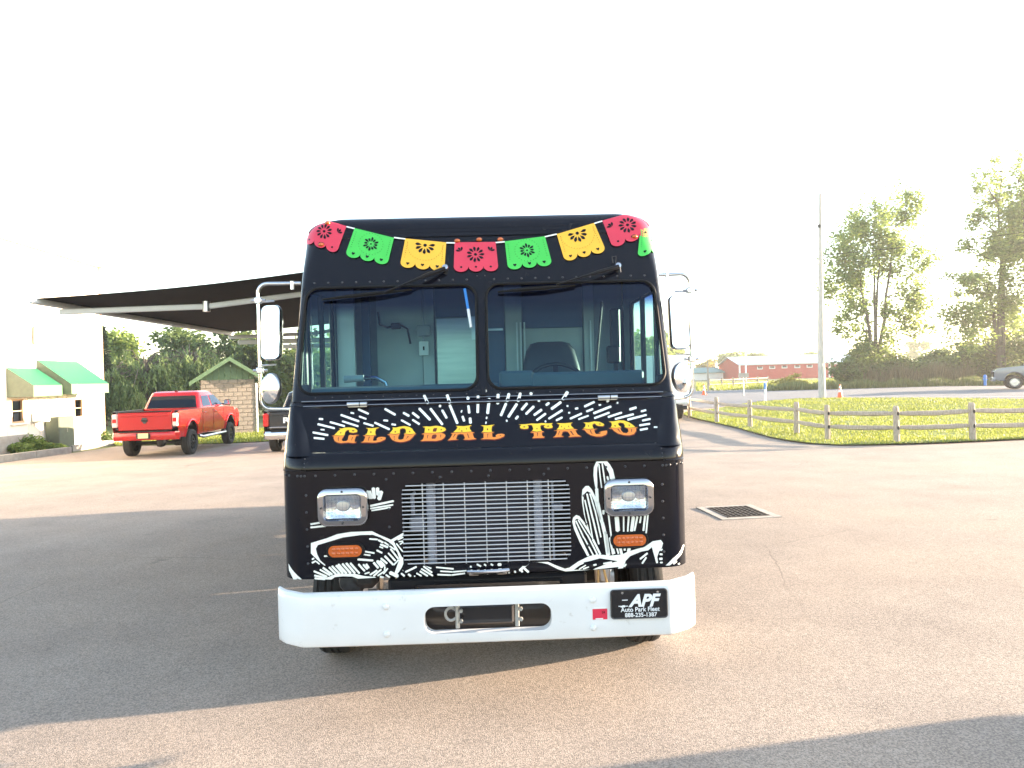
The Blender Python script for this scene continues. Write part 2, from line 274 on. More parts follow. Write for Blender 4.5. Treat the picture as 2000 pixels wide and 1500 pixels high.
ART=[[(-970,829),(-959,835),(-959,840),(-964,843),(-974,838),(-974,832)],[(-970,809),(-950,820),(-950,825),(-954,828),(-975,818),(-975,813)],[(-951,817),(-935,803),(-931,805),(-930,809),(-946,823),(-950,822)],[(-904,844),(-870,846),(-868,851),(-871,855),(-905,853),(-907,848)],[(-880,892),(-871,910),(-873,913),(-876,913),(-885,894),(-883,892)],[(-687,864),(-628,852),(-625,856),(-626,861),(-685,873),(-688,869)],[(-694,848),(-651,841),(-648,844),(-649,849),(-692,856),(-695,853)],[(-720,819),(-636,810),(-633,815),(-635,821),(-718,831),(-722,826)],[(-615,867),(-587,852),(-582,855),(-582,861),(-610,876),(-615,873)],[(-594,899),(-554,881),(-549,886),(-549,892),(-589,909),(-594,905)],[(-599,888),(-580,880),(-577,883),(-577,887),(-596,895),(-599,892)],[(-652,932),(-608,927),(-605,932),(-607,937),(-651,941),(-654,937)],[(-605,924),(-579,909),(-574,913),(-574,919),(-600,933),(-605,930)],[(-572,911),(-513,867),(-508,869),(-508,874),(-566,918),(-571,916)],[(-540,873),(-499,817),(-494,818),(-491,823),(-532,880),(-538,879)],[(-553,851),(-516,807),(-510,808),(-508,814),(-546,857),(-551,856)],[(-574,834),(-528,784),(-522,786),(-520,792),(-565,842),(-571,840)],[(-518,784),(-490,812),(-492,816),(-496,818),(-524,790),(-522,786)],[(-595,822),(-562,793),(-556,795),(-555,801),(-587,830),(-593,828)],[(-637,799),(-613,769),(-606,771),(-603,777),(-627,808),(-634,806)],[(-619,807),(-592,771),(-583,773),(-579,781),(-606,817),(-615,815)],[(-601,808),(-577,779),(-570,781),(-567,788),(-591,816),(-598,815)],[(-575,779),(-578,758),(-574,755),(-569,756),(-566,778),(-570,781)],[(-720,793),(-688,755),(-682,757),(-679,762),(-712,801),(-718,799)],[(-694,790),(-673,765),(-667,766),(-664,772),(-685,798),(-692,797)],[(-679,794),(-665,772),(-658,772),(-655,778),(-669,800),(-675,799)],[(-766,801),(-717,743),(-711,745),(-709,750),(-757,809),(-763,807)],[(-789,802),(-743,744),(-736,745),(-733,752),(-779,809),(-786,808)],[(-810,799),(-767,745),(-760,746),(-757,753),(-801,807),(-807,805)],[(-833,796),(-790,745),(-783,747),(-780,754),(-823,805),(-830,803)],[(-845,791),(-809,746),(-803,748),(-800,754),(-835,798),(-842,797)],[(-867,788),(-828,745),(-822,747),(-820,753),(-859,796),(-865,794)],[(-883,782),(-848,744),(-842,746),(-840,752),(-875,790),(-881,788)],[(-917,780),(-867,740),(-861,743),(-860,750),(-910,789),(-915,786)],[(-932,770),(-879,737),(-874,740),(-874,746),(-927,778),(-932,775)],[(-966,762),(-896,729),(-891,733),(-891,739),(-962,772),(-966,768)],[(-963,738),(-898,722),(-894,726),(-896,732),(-960,748),(-964,743)],[(-961,722),(-905,715),(-901,720),(-903,726),(-959,733),(-963,728)],[(-682,739),(-656,746),(-656,751),(-659,754),(-684,747),(-685,742)],[(-651,732),(-612,755),(-613,761),(-618,764),(-657,740),(-656,734)],[(-632,725),(-589,760),(-590,765),(-595,767),(-638,733),(-637,727)],[(-610,726),(-573,748),(-574,753),(-578,756),(-614,733),(-614,728)],[(-576,737),(-552,766),(-554,770),(-558,772),(-583,743),(-581,738)],[(-569,729),(-550,715),(-545,717),(-544,723),(-563,737),(-568,735)],[(-600,719),(-582,714),(-578,719),(-579,724),(-597,729),(-601,724)],[(-548,736),(-505,714),(-496,721),(-496,732),(-539,754),(-548,747)],[(-490,748),(-435,797),(-437,803),(-442,805),(-497,756),(-495,750)],[(-467,750),(-407,789),(-407,795),(-412,798),(-473,759),(-472,753)],[(-455,740),(-394,767),(-393,773),(-398,777),(-459,750),(-460,744)],[(-484,734),(-468,719),(-462,721),(-460,727),(-477,742),(-483,740)],[(-445,727),(-432,717),(-426,720),(-425,726),(-438,737),(-444,734)],[(-409,716),(-404,717),(-403,721),(-405,724),(-410,723),(-411,719)],[(-493,923),(-464,936),(-463,940),(-467,943),(-497,931),(-497,927)],[(-488,912),(-466,915),(-465,919),(-467,922),(-490,919),(-491,915)],[(-481,898),(-463,910),(-464,914),(-467,916),(-485,904),(-485,900)],[(-506,903),(-472,857),(-468,858),(-466,862),(-500,908),(-504,907)],[(-347,776),(-317,756),(-313,759),(-312,765),(-342,785),(-347,782)],[(-359,769),(-313,733),(-308,736),(-307,741),(-353,777),(-358,774)],[(-371,756),(-309,715),(-304,718),(-304,724),(-366,764),(-370,761)],[(-379,742),(-338,715),(-333,717),(-332,723),(-374,751),(-378,748)],[(-398,732),(-372,716),(-368,719),(-367,724),(-394,740),(-398,737)],[(-286,762),(-190,749),(-188,753),(-189,758),(-285,770),(-287,766)],[(-263,739),(-196,733),(-194,737),(-196,741),(-262,747),(-265,743)],[(-191,733),(-118,737),(-116,741),(-119,745),(-192,741),(-194,737)],[(-279,720),(-204,715),(-202,719),(-204,724),(-279,729),(-281,725)],[(-199,715),(-126,722),(-125,727),(-127,731),(-200,724),(-202,719)],[(-99,760),(-91,756),(-87,759),(-87,765),(-94,769),(-98,766)],[(-60,770),(-39,758),(-35,761),(-34,767),(-55,779),(-60,776)],[(-20,769),(-10,762),(-6,764),(-5,769),(-14,777),(-19,774)],[(17,770),(28,762),(33,765),(34,770),(22,778),(18,775)],[(60,761),(76,761),(80,769),(75,777),(60,777),(56,769)],[(-23,722),(-20,717),(-15,718),(-12,722),(-15,727),(-20,726)],[(-3,716),(3,716),(5,719),(3,723),(-3,723),(-5,720)],[(12,723),(16,718),(20,719),(22,723),(19,728),(15,727)],[(42,728),(49,717),(55,718),(58,723),(52,734),(46,733)],[(75,716),(82,716),(84,721),(82,725),(75,725),(72,721)],[(111,722),(120,716),(125,719),(125,725),(116,730),(111,727)],[(147,727),(152,719),(158,720),(161,725),(156,732),(150,732)],[(229,785),(175,737),(177,729),(185,726),(239,773),(237,781)],[(199,741),(224,717),(231,719),(233,726),(208,750),(201,748)],[(186,727),(190,720),(196,721),(200,726),(195,733),(189,732)],[(862,769),(904,800),(903,806),(898,809),(856,778),(857,772)],[(875,746),(898,778),(895,783),(890,784),(866,751),(869,746)],[(772,731),(783,745),(780,749),(775,750),(765,737),(767,732)],[(979,814),(988,821),(988,826),(984,828),(974,821),(975,816)],[(972,791),(985,790),(988,796),(985,801),(972,802),(969,796)],[(969,764),(984,764),(987,770),(984,777),(969,777),(966,771)],[(973,745),(984,745),(987,749),(985,754),(973,754),(970,750)],[(1052,735),(1072,747),(1071,751),(1066,753),(1047,740),(1048,736)],[(1079,729),(1091,731),(1091,735),(1088,738),(1076,736),(1076,733)],[(637,1314),(642,1240),(645,1238),(649,1240),(644,1314),(641,1315)],[(642,1241),(649,1182),(653,1180),(656,1182),(649,1241),(645,1242)],[(655,1317),(669,1199),(673,1197),(677,1200),(663,1318),(658,1319)],[(681,1242),(685,1220),(691,1219),(696,1223),(691,1244),(685,1246)],[(615,1177),(617,1097),(626,1093),(635,1098),(633,1177),(624,1181)],[(618,1095),(639,985),(650,982),(658,988),(637,1099),(626,1102)],[(641,984),(655,918),(666,915),(674,922),(660,988),(650,991)],[(655,917),(668,802),(680,797),(691,804),(678,919),(666,924)],[(552,1115),(575,998),(579,997),(583,1000),(560,1116),(556,1117)],[(576,999),(591,896),(594,895),(598,897),(583,1000),(579,1002)],[(564,1149),(592,1011),(597,1010),(602,1013),(573,1151),(568,1152)],[(593,1011),(624,864),(629,863),(633,866),(603,1013),(597,1014)],[(582,1149),(607,1055),(612,1054),(615,1057),(590,1151),(586,1152)],[(608,1055),(637,904),(641,902),(645,905),(616,1057),(612,1058)],[(601,1139),(636,1001),(641,1000),(645,1003),(610,1141),(605,1142)],[(499,999),(541,901),(546,901),(549,904),(506,1002),(502,1002)],[(543,902),(592,802),(596,802),(599,806),(550,905),(546,905)],[(513,1002),(560,918),(564,918),(566,922),(520,1006),(515,1006)],[(561,919),(614,806),(619,806),(622,810),(569,922),(564,923)],[(590,890),(630,805),(636,805),(640,810),(601,895),(594,895)],[(653,1054),(652,1034),(658,1030),(664,1033),(666,1053),(660,1057)],[(682,1031),(696,893),(701,892),(705,894),(691,1032),(686,1034)],[(660,933),(674,811),(681,808),(687,812),(673,934),(666,937)],[(685,897),(701,805),(707,803),(712,807),(696,899),(690,901)],[(721,1012),(725,936),(737,930),(749,937),(745,1013),(733,1019)],[(768,1016),(766,931),(770,929),(774,931),(776,1015),(772,1018)],[(796,1015),(788,931),(792,928),(797,930),(806,1014),(801,1017)],[(818,1013),(806,933),(815,928),(824,931),(836,1010),(828,1016)],[(844,1014),(826,935),(830,932),(836,933),(855,1011),(850,1015)],[(865,1013),(858,978),(862,975),(868,976),(874,1011),(870,1014)],[(889,1025),(876,933),(881,930),(887,932),(900,1023),(895,1027)],[(906,1029),(892,919),(896,916),(901,918),(915,1028),(910,1031)],[(704,835),(711,808),(716,807),(720,810),(713,837),(708,838)],[(724,841),(733,807),(738,806),(742,809),(733,843),(728,844)],[(741,838),(748,804),(756,801),(763,806),(756,841),(748,843)],[(768,835),(767,826),(772,822),(778,824),(780,833),(775,837)],[(791,838),(785,820),(792,813),(802,814),(808,832),(801,840)],[(-663,1201),(-647,1160),(-639,1159),(-634,1165),(-649,1206),(-657,1207)],[(-648,1201),(-637,1160),(-630,1159),(-624,1164),(-636,1205),(-643,1206)],[(-632,1218),(-627,1162),(-618,1158),(-609,1164),(-613,1220),(-623,1224)],[(-609,1218),(-607,1180),(-598,1176),(-588,1181),(-590,1219),(-600,1223)],[(-589,1202),(-603,1159),(-594,1150),(-582,1152),(-568,1196),(-577,1204)],[(-640,1114),(-512,1138),(-510,1144),(-514,1149),(-642,1126),(-644,1119)],[(-641,1101),(-516,1118),(-514,1123),(-517,1127),(-643,1110),(-644,1105)],[(-635,1090),(-531,1104),(-529,1108),(-532,1113),(-636,1098),(-637,1094)],[(-973,1024),(-914,1032),(-912,1038),(-915,1042),(-975,1034),(-976,1029)],[(-974,1006),(-879,1013),(-876,1018),(-879,1023),(-975,1016),(-977,1011)]]
ART_POLY=[[(-976,924),(-885,949),(-829,969),(-753,979),(-636,979),(-601,960),(-533,928),(-463,965),(-462,948),(-517,919),(-508,897),(-474,827),(-447,836),(-444,823),(-479,768),(-502,736),(-522,733),(-508,769),(-489,818),(-499,854),(-524,898),(-549,918),(-591,943),(-633,959),(-699,960),(-797,950),(-875,929),(-938,912),(-950,892),(-943,859),(-927,826),(-899,799),(-904,796),(-934,820),(-956,843),(-978,867)],[(-950,722),(-869,717),(-849,730),(-803,733),(-754,730),(-722,717),(-624,719),(-621,722),(-689,731),(-737,744),(-835,750),(-894,729)],[(234,783),(329,787),(379,756),(434,733),(459,738),(510,771),(572,799),(617,808),(693,798),(759,803),(790,817),(887,842),(933,871),(979,877),(991,859),(983,831),(967,811),(956,781),(960,748),(950,746),(941,782),(932,818),(927,838),(906,821),(866,815),(804,792),(778,767),(762,725),(732,723),(737,733),(605,723),(438,718),(398,730),(339,762),(304,771),(244,780)],[(1003,732),(1043,767),(1084,792),(1122,836),(1128,826),(1106,787),(1065,755),(1026,731)],[(-1118,802),(-1092,773),(-1033,723),(-1085,719),(-1115,764)],[(623,1323),(632,1336),(677,1342),(702,1311),(719,1280),(729,1231),(700,1228),(697,1259),(676,1303),(667,1319),(639,1320),(631,1296),(628,1261),(629,1208),(628,1177),(619,1173),(613,1204),(608,1252),(611,1297)],[(539,1135),(544,1175),(562,1194),(580,1194),(597,1173),(622,1120),(626,1089),(613,1098),(588,1156),(570,1165),(552,1148),(547,1100),(556,1020),(578,940),(569,953),(549,1034),(540,1100)],[(482,996),(487,1018),(505,1033),(523,1026),(548,994),(578,940),(594,895),(577,922),(552,963),(526,1003),(509,1013),(498,1004),(499,978),(524,915),(574,803),(561,799),(523,875),(490,956)]]
BLOB=[(484,726),(541,765),(576,772),(632,785),(733,766),(666,751),(605,730),(590,722)]
BLOB_STROKES=[[(597,743),(612,746),(613,752),(610,756),(594,753),(593,747)],[(652,750),(698,757),(700,762),(697,766),(650,759),(649,754)],[(492,739),(540,759),(540,763),(538,765),(490,745),(489,742)],[(515,725),(553,746),(553,750),(549,752),(512,731),(512,727)],[(537,726),(569,735),(570,739),(567,742),(535,733),(535,729)]]
LETTERS=[('G',[[(-837,1547),(-820,1545),(-802,1550),(-776,1550),(-749,1546),(-733,1537),(-728,1530),(-733,1523),(-752,1520),(-773,1524),(-778,1531),(-774,1537),(-786,1537),(-796,1530),(-799,1521),(-799,1509),(-826,1507),(-859,1511),(-849,1521),(-839,1533),(-826,1541)],[(-762,1532),(-754,1536),(-744,1531),(-753,1527)],[(-828,1521),(-822,1528),(-819,1524),(-825,1517)]],[[(-873,1507),(-859,1509),(-826,1504),(-803,1508),(-804,1500),(-811,1492),(-813,1481),(-802,1476),(-785,1477),(-778,1483),(-776,1505),(-768,1510),(-750,1507),(-733,1509),(-715,1507),(-733,1504),(-735,1498),(-739,1482),(-738,1472),(-724,1469),(-746,1465),(-775,1469),(-795,1468),(-815,1466),(-836,1471),(-852,1479),(-860,1493),(-861,1504)],[(-837,1497),(-830,1498),(-831,1487),(-828,1476),(-834,1483)],[(-755,1496),(-749,1497),(-754,1486),(-756,1477),(-758,1482)]]),('L',[[(-683,1545),(-648,1542),(-603,1546),(-622,1538),(-626,1523),(-623,1509),(-619,1506),(-651,1503),(-683,1509),(-672,1514),(-668,1532),(-669,1539)],[(-651,1528),(-645,1521),(-650,1515),(-655,1521)]],[[(-694,1503),(-683,1505),(-650,1501),(-617,1504),(-631,1498),(-634,1484),(-636,1476),(-624,1473),(-610,1477),(-615,1484),(-606,1492),(-585,1494),(-566,1491),(-561,1486),(-569,1477),(-589,1469),(-615,1464),(-635,1464),(-662,1466),(-704,1467),(-688,1473),(-684,1483),(-679,1498)],[(-593,1484),(-588,1487),(-583,1484),(-588,1481)],[(-660,1496),(-654,1497),(-657,1485),(-659,1474),(-662,1477)]]),('O',[[(-529,1543),(-507,1542),(-484,1547),(-460,1549),(-433,1544),(-415,1534),(-405,1520),(-393,1507),(-427,1504),(-461,1509),(-449,1512),(-450,1526),(-455,1535),(-471,1538),(-483,1534),(-485,1525),(-483,1511),(-510,1507),(-544,1511),(-535,1520),(-524,1535)],[(-511,1525),(-505,1519),(-511,1513),(-516,1518)],[(-428,1524),(-423,1518),(-427,1512),(-432,1518)]],[[(-557,1505),(-544,1508),(-510,1504),(-483,1508),(-489,1500),(-493,1486),(-489,1477),(-476,1475),(-462,1479),(-456,1499),(-460,1507),(-426,1501),(-386,1506),(-398,1501),(-408,1488),(-426,1472),(-455,1464),(-478,1462),(-505,1467),(-526,1477),(-539,1493),(-542,1502)],[(-518,1496),(-512,1496),(-514,1484),(-508,1472),(-514,1477)],[(-439,1493),(-430,1495),(-439,1484),(-451,1475),(-443,1484)]]),('B',[[(-356,1542),(-336,1544),(-312,1542),(-277,1546),(-247,1541),(-226,1533),(-219,1524),(-226,1516),(-246,1509),(-287,1507),(-343,1509),(-341,1526),(-340,1537)],[(-289,1533),(-270,1534),(-273,1522),(-277,1513),(-296,1514),(-294,1526)],[(-319,1531),(-314,1525),(-318,1519),(-323,1526)],[(-247,1529),(-242,1524),(-248,1517),(-251,1524)]],[[(-360,1503),(-343,1507),(-287,1505),(-246,1506),(-227,1499),(-221,1491),(-228,1479),(-245,1468),(-274,1463),(-327,1465),(-366,1465),(-350,1474),(-345,1487),(-344,1500)],[(-296,1496),(-281,1499),(-272,1495),(-273,1484),(-280,1475),(-299,1475),(-301,1483)],[(-325,1496),(-319,1498),(-322,1487),(-324,1477),(-327,1480)],[(-252,1497),(-246,1494),(-247,1485),(-254,1478),(-250,1486)]]),('A',[[(-164,1542),(-116,1539),(-70,1544),(-84,1535),(-81,1522),(-71,1509),(-116,1506),(-177,1508),(-161,1521),(-152,1535)],[(-128,1519),(-122,1510),(-134,1510)],[(-143,1528),(-139,1526),(-144,1519),(-147,1521)],[(-105,1528),(-101,1529),(-98,1520),(-102,1520)]],[[(-193,1502),(-175,1505),(-116,1504),(-69,1506),(-54,1503),(-66,1499),(-58,1474),(-43,1468),(-84,1464),(-121,1466),(-109,1473),(-119,1495),(-137,1498),(-152,1494),(-162,1471),(-145,1467),(-178,1466),(-210,1464),(-195,1475),(-181,1498)],[(-168,1498),(-162,1498),(-172,1484),(-181,1474),(-176,1485)],[(-99,1498),(-93,1498),(-85,1475),(-88,1472),(-94,1486)]]),('L',[[(-20,1541),(20,1539),(62,1543),(47,1535),(43,1518),(44,1507),(49,1504),(19,1502),(-13,1505),(-3,1513),(-2,1534)],[(20,1525),(25,1518),(20,1511),(15,1518)]],[[(-19,1501),(19,1500),(61,1503),(46,1497),(47,1477),(55,1474),(69,1476),(66,1484),(78,1491),(102,1492),(119,1487),(113,1477),(89,1467),(59,1462),(21,1465),(-21,1465),(-3,1472),(-3,1497)],[(87,1483),(94,1485),(98,1483),(93,1480)],[(19,1494),(25,1495),(22,1483),(21,1469),(19,1475)]]),('T',[[(200,1540),(240,1540),(275,1543),(310,1541),(333,1544),(372,1541),(401,1542),(391,1535),(399,1520),(389,1515),(370,1513),(351,1517),(346,1525),(356,1532),(333,1533),(326,1527),(327,1511),(334,1502),(303,1497),(276,1503),(285,1512),(280,1530),(275,1536),(251,1535),(259,1525),(254,1516),(233,1514),(212,1518),(207,1527),(217,1536)],[(224,1525),(234,1530),(241,1525),(233,1522)],[(363,1526),(373,1530),(378,1525),(370,1522)],[(306,1519),(310,1513),(305,1508),(302,1513)]],[[(264,1495),(276,1499),(303,1494),(334,1500),(347,1497),(333,1492),(332,1480),(337,1471),(349,1468),(339,1463),(274,1463),(282,1470),(286,1477),(285,1492)],[(306,1491),(311,1492),(308,1477),(305,1470),(304,1481)]]),('A',[[(421,1541),(469,1539),(516,1542),(503,1535),(506,1522),(520,1509),(465,1504),(419,1506),(432,1517),(439,1533)],[(465,1516),(470,1509),(460,1508)],[(446,1524),(450,1526),(451,1517),(447,1517)],[(486,1525),(491,1525),(494,1516),(490,1516)]],[[(401,1501),(431,1503),(465,1502),(520,1507),(540,1503),(526,1498),(537,1476),(559,1464),(523,1465),(482,1463),(495,1472),(483,1492),(468,1496),(453,1493),(443,1473),(458,1467),(435,1465),(394,1464),(408,1472),(417,1485),(422,1499)],[(432,1495),(438,1497),(430,1481),(424,1472),(427,1484)],[(495,1495),(503,1496),(516,1473),(510,1473),(502,1484)]]),('C',[[(578,1541),(609,1539),(641,1545),(671,1542),(693,1532),(698,1524),(687,1517),(661,1520),(648,1526),(650,1531),(639,1534),(628,1526),(630,1512),(635,1506),(604,1504),(574,1508),(587,1518),(590,1533)],[(666,1530),(674,1533),(680,1529),(672,1525)],[(606,1526),(610,1520),(605,1515),(602,1521)]],[[(565,1502),(575,1505),(604,1501),(657,1504),(636,1499),(637,1486),(643,1475),(666,1476),(675,1482),(659,1482),(680,1490),(709,1493),(709,1482),(700,1470),(672,1461),(641,1462),(612,1470),(590,1485),(579,1500)],[(609,1496),(617,1497),(619,1483),(627,1473),(615,1481)]]),('O',[[(726,1542),(757,1542),(785,1547),(816,1545),(845,1533),(866,1518),(876,1507),(842,1504),(814,1508),(817,1518),(810,1531),(791,1535),(779,1530),(781,1519),(795,1509),(763,1505),(733,1509),(742,1521),(741,1536)],[(760,1523),(765,1516),(759,1511),(755,1517)],[(842,1524),(847,1517),(844,1512),(838,1517)]],[[(720,1504),(732,1507),(763,1503),(794,1507),(788,1502),(792,1489),(801,1478),(820,1475),(833,1484),(832,1499),(818,1507),(842,1502),(891,1506),(879,1501),(878,1487),(862,1469),(834,1463),(803,1465),(770,1475),(749,1490),(739,1502)],[(770,1499),(778,1500),(785,1485),(794,1478),(781,1484)],[(849,1496),(855,1496),(853,1485),(844,1477),(849,1487)]])]
FLAGS=[('red',[(-1113,2927),(-873,2834),(-927,2642),(-1164,2733)]),('green',[(-819,2818),(-560,2743),(-599,2553),(-874,2623)]),('yellow',[(-486,2737),(-220,2703),(-234,2503),(-520,2541)]),('red',[(-166,2702),(101,2699),(115,2498),(-174,2498)]),('green',[(161,2701),(425,2731),(464,2528),(175,2503)]),('yellow',[(503,2744),(755,2818),(820,2614),(545,2550)]),('red',[(811,2835),(1093,2928),(1148,2728),(862,2638)]),('green',[(1056,2767),(1297,2842),(1314,2645),(1017,2567)])]
STRING=[[-873,2830,-819,2814],[-560,2745,-486,2733],[-220,2700,-163,2698],[101,2694,161,2698],[424,2727,503,2744],[755,2814,811,2831]]

HW = 1.15
def prof(z):
    """depth (m behind the nose plane) of the truck's front skin at height z"""
    if z <= 1.33: return 0.0
    if z <= 1.4183: return .10 - math.sqrt(max(0, .01 - (z-1.33)**2))
    if z <= 1.68: return .0531 + (z-1.4183)*.742
    if z <= 1.70: return .2473 + (z-1.68)*1.9
    if z <= 2.47: return .2853 + (z-1.70)*.42
    if z <= 2.78: return .6087 + (z-2.47)*.36
    t = min(1, (z-2.78)/.12)
    return .7203 + (z-2.78)*.3 + .09*(1-math.sqrt(max(0, 1-t*t)))
def rcorner(z):
    def mix(a, b, t): 
        t = max(0, min(1, t)); t = t*t*(3-2*t); return a+(b-a)*t
    if z < 1.5: return mix(.14, .10, (z-1.36)/.14)
    if z < 2.4: return mix(.10, .045, (z-1.5)/.2)
    return mix(.045, .10, (z-2.45)/.3)
def wtop(z):
    if z <= 2.74: return HW
    t = min(.15, z-2.74)
    return HW - (.15 - math.sqrt(max(0, .0225 - t*t)))
def yf(x, z):
    w = wtop(z); r = rcorner(z); a = abs(x)
    y = prof(z)
    d = a - (w-r)
    if d > 0: y += r - math.sqrt(max(0, r*r - min(d, r)**2))
    if 1.4195 < z < 1.672 and a < 1.03:
        e = min((z-1.4195)/.004, (1.672-z)/.012, (1.03-a)/.02, 1)
        y += .012*max(0, e)
    return y
# ------------------------------------------------------------------ materials
mat('black_paint', (.0034,.0039,.0080), rough=.13, coat=0.0, spec=.29, bump=.045, bscale=2.2, grime=((.05,.045,.04), .35, 9.0))
mat('black_trim', (.007,.007,.009), rough=.42, spec=.3, bump=.05, bscale=180)
mat('bezel_chrome', (.40,.41,.44), rough=.09, metal=1.0); mat('rivet_paint', (.03,.032,.04), rough=.3); mat('brass', (.55,.42,.22), rough=.35, metal=.8)
mat('rubber', (.006,.006,.007), rough=.6, spec=.2, bump=.15, bscale=120)
mat('tyre_rubber', (.022,.021,.020), rough=.85, var=.25, vscale=14, bump=.3, bscale=90)
mat('dull_zinc', (.34,.34,.33), rough=.5, metal=.4, var=.15, vscale=30)
mat('grille_steel', (.50,.51,.54), rough=.35, metal=.3)
mat('white_paint', (.66,.67,.69), rough=.34, coat=.2, var=.04, vscale=3, bump=.03, bscale=30, grime=((.30,.26,.21), .75, 13.0))
mat('white_decal', (.82,.84,.80), rough=.4, var=.03, vscale=20)
mat('chrome', (.62,.63,.65), rough=.07, metal=1.0, bump=.01, bscale=20)
mat('steel', (.62,.62,.63), rough=.28, metal=1.0, var=.1, vscale=12)
mat('dark_steel', (.06,.06,.065), rough=.5, metal=.6, var=.3, vscale=20)
mat('mirror_glass', (.93,.94,.95), rough=.02, metal=1.0)
mat('amber', (.52,.10,.008), rough=.15, spec=.6, coat=.6)
mat('lamp_reflector', (.60,.62,.66), rough=.12, metal=1.0, bump=.5, bscale=26)
mat('flag_red', (.62,.035,.075), rough=.4, var=.04); mat('flag_green', (.055,.52,.075), rough=.4, var=.04); mat('flag_yellow', (.86,.46,.035), rough=.4, var=.04)
mat('letter_yellow', (.88,.55,.03), rough=.4); mat('letter_orange', (.80,.24,.035), rough=.4); mat('letter_edge', (.12,.012,.008), rough=.4)
mat('plate_black', (.008,.007,.009), rough=.2, coat=.5); mat('plate_white', (.75,.77,.80), rough=.4); mat('sticker_red', (.60,.02,.06), rough=.5)
mat('cab_white', (.52,.54,.52), rough=.6, var=.06, vscale=4); mat('cab_grey', (.30,.31,.33), rough=.6, var=.08); mat('cab_dark', (.05,.075,.10), rough=.55, var=.1)
mat('seat_vinyl', (.028,.034,.04), rough=.5, var=.1); mat('cab_navy', (.05,.09,.17), rough=.5); mat('stainless', (.48,.47,.45), rough=.32, metal=.9, var=.1, vscale=3, stretch=(1,1,12))
mat('canvas_black', (.010,.008,.009), rough=.9, var=.2, vscale=40, bump=.15, bscale=300)
mat('alu_white', (.84,.84,.83), rough=.4, var=.04); mat('sticker_yellow', (.75,.55,.03), rough=.5)
mat('radiator', (.035,.035,.05), rough=.5, metal=.5, var=.15, vscale=30); mat('plastic_pale', (.30,.31,.38), rough=.5); mat('fin_grey', (.035,.035,.055), rough=.5, metal=.5)
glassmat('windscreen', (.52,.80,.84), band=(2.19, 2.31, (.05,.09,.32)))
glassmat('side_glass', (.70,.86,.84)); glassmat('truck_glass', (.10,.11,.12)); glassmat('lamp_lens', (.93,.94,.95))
mat('red_paint', (.38,.002,.005), rough=.2, coat=.5, bump=.008, bscale=4); mat('dark_paint', (.012,.013,.018), rough=.2, coat=.7); mat('grey_paint', (.13,.15,.18), rough=.2, coat=.7); mat('van_white', (.78,.78,.77), rough=.35, coat=.3, var=.02)
mat('tail_red', (.55,.01,.012), rough=.15, coat=.6); mat('tail_clear', (.75,.55,.50), rough=.15, coat=.6)
mat('plate_cream', (.62,.55,.30), rough=.5)
mat('concrete', (.36,.325,.285), rough=.9, var=.16, vscale=5, bump=.25, bscale=70)
mat('iron', (.05,.036,.028), rough=.75, var=.3, vscale=30, bump=.2, bscale=90)
mat('siding', (.80,.77,.70), rough=.6, var=.03, vscale=2); mat('siding_trim', (.55,.36,.22), rough=.7, var=.1)
mat('awning_green', (.010,.115,.058), rough=.65, var=.08, vscale=6); mat('awning_valance', (.12,.25,.12), rough=.7, var=.05); mat('olive', (.10,.12,.085), rough=.7, var=.1)
mat('block', (.20,.175,.155), rough=.92, var=.14, vscale=9, bump=.4, bscale=45); mat('mortar', (.42,.38,.33), rough=.95, var=.08); mat('trim_green', (.07,.13,.07), rough=.6, var=.1); mat('roof_green', (.015,.045,.05), rough=.5, var=.12, vscale=4)
mat('barn_red', (.40,.028,.020), rough=.7, var=.10, vscale=3); mat('barn_roof', (.42,.50,.60), rough=.4, metal=.2, var=.06); mat('white_trim', (.78,.76,.72), rough=.6); mat('teal_roof', (.08,.22,.22), rough=.6)
mat('wood_grey', (.36,.305,.25), rough=.9, var=.28, vscale=7, bump=.5, bscale=30, stretch=(6,6,1.2)); mat('pole_wood', (.42,.40,.38), rough=.9, var=.2, vscale=6, bump=.4, bscale=25, stretch=(5,5,.6))
mat('cone_orange', (.78,.11,.02), rough=.5, var=.06); mat('blue_plastic', (.01,.17,.55), rough=.4, var=.05)
mat('bark', (.10,.085,.07), rough=.95, var=.3, vscale=9, bump=.6, bscale=22, stretch=(4,4,1))
leafmat('leaf_mid', (.09,.15,.04), (.24,.32,.08), .5); leafmat('leaf_dark', (.055,.095,.03), (.14,.20,.055), .42); leafmat('leaf_willow', (.07,.12,.04), (.19,.25,.09), .45); leafmat('leaf_gold', (.20,.19,.03), (.40,.34,.06), .5); leafmat('leaf_spruce', (.014,.034,.014), (.035,.06,.022), .2)
leafmat('grass_blade', (.09,.13,.018), (.24,.28,.045), .42); leafmat('weed_blade', (.07,.11,.03), (.17,.19,.06), .4); leafmat('reed_blade', (.09,.085,.045), (.20,.17,.09), .3)

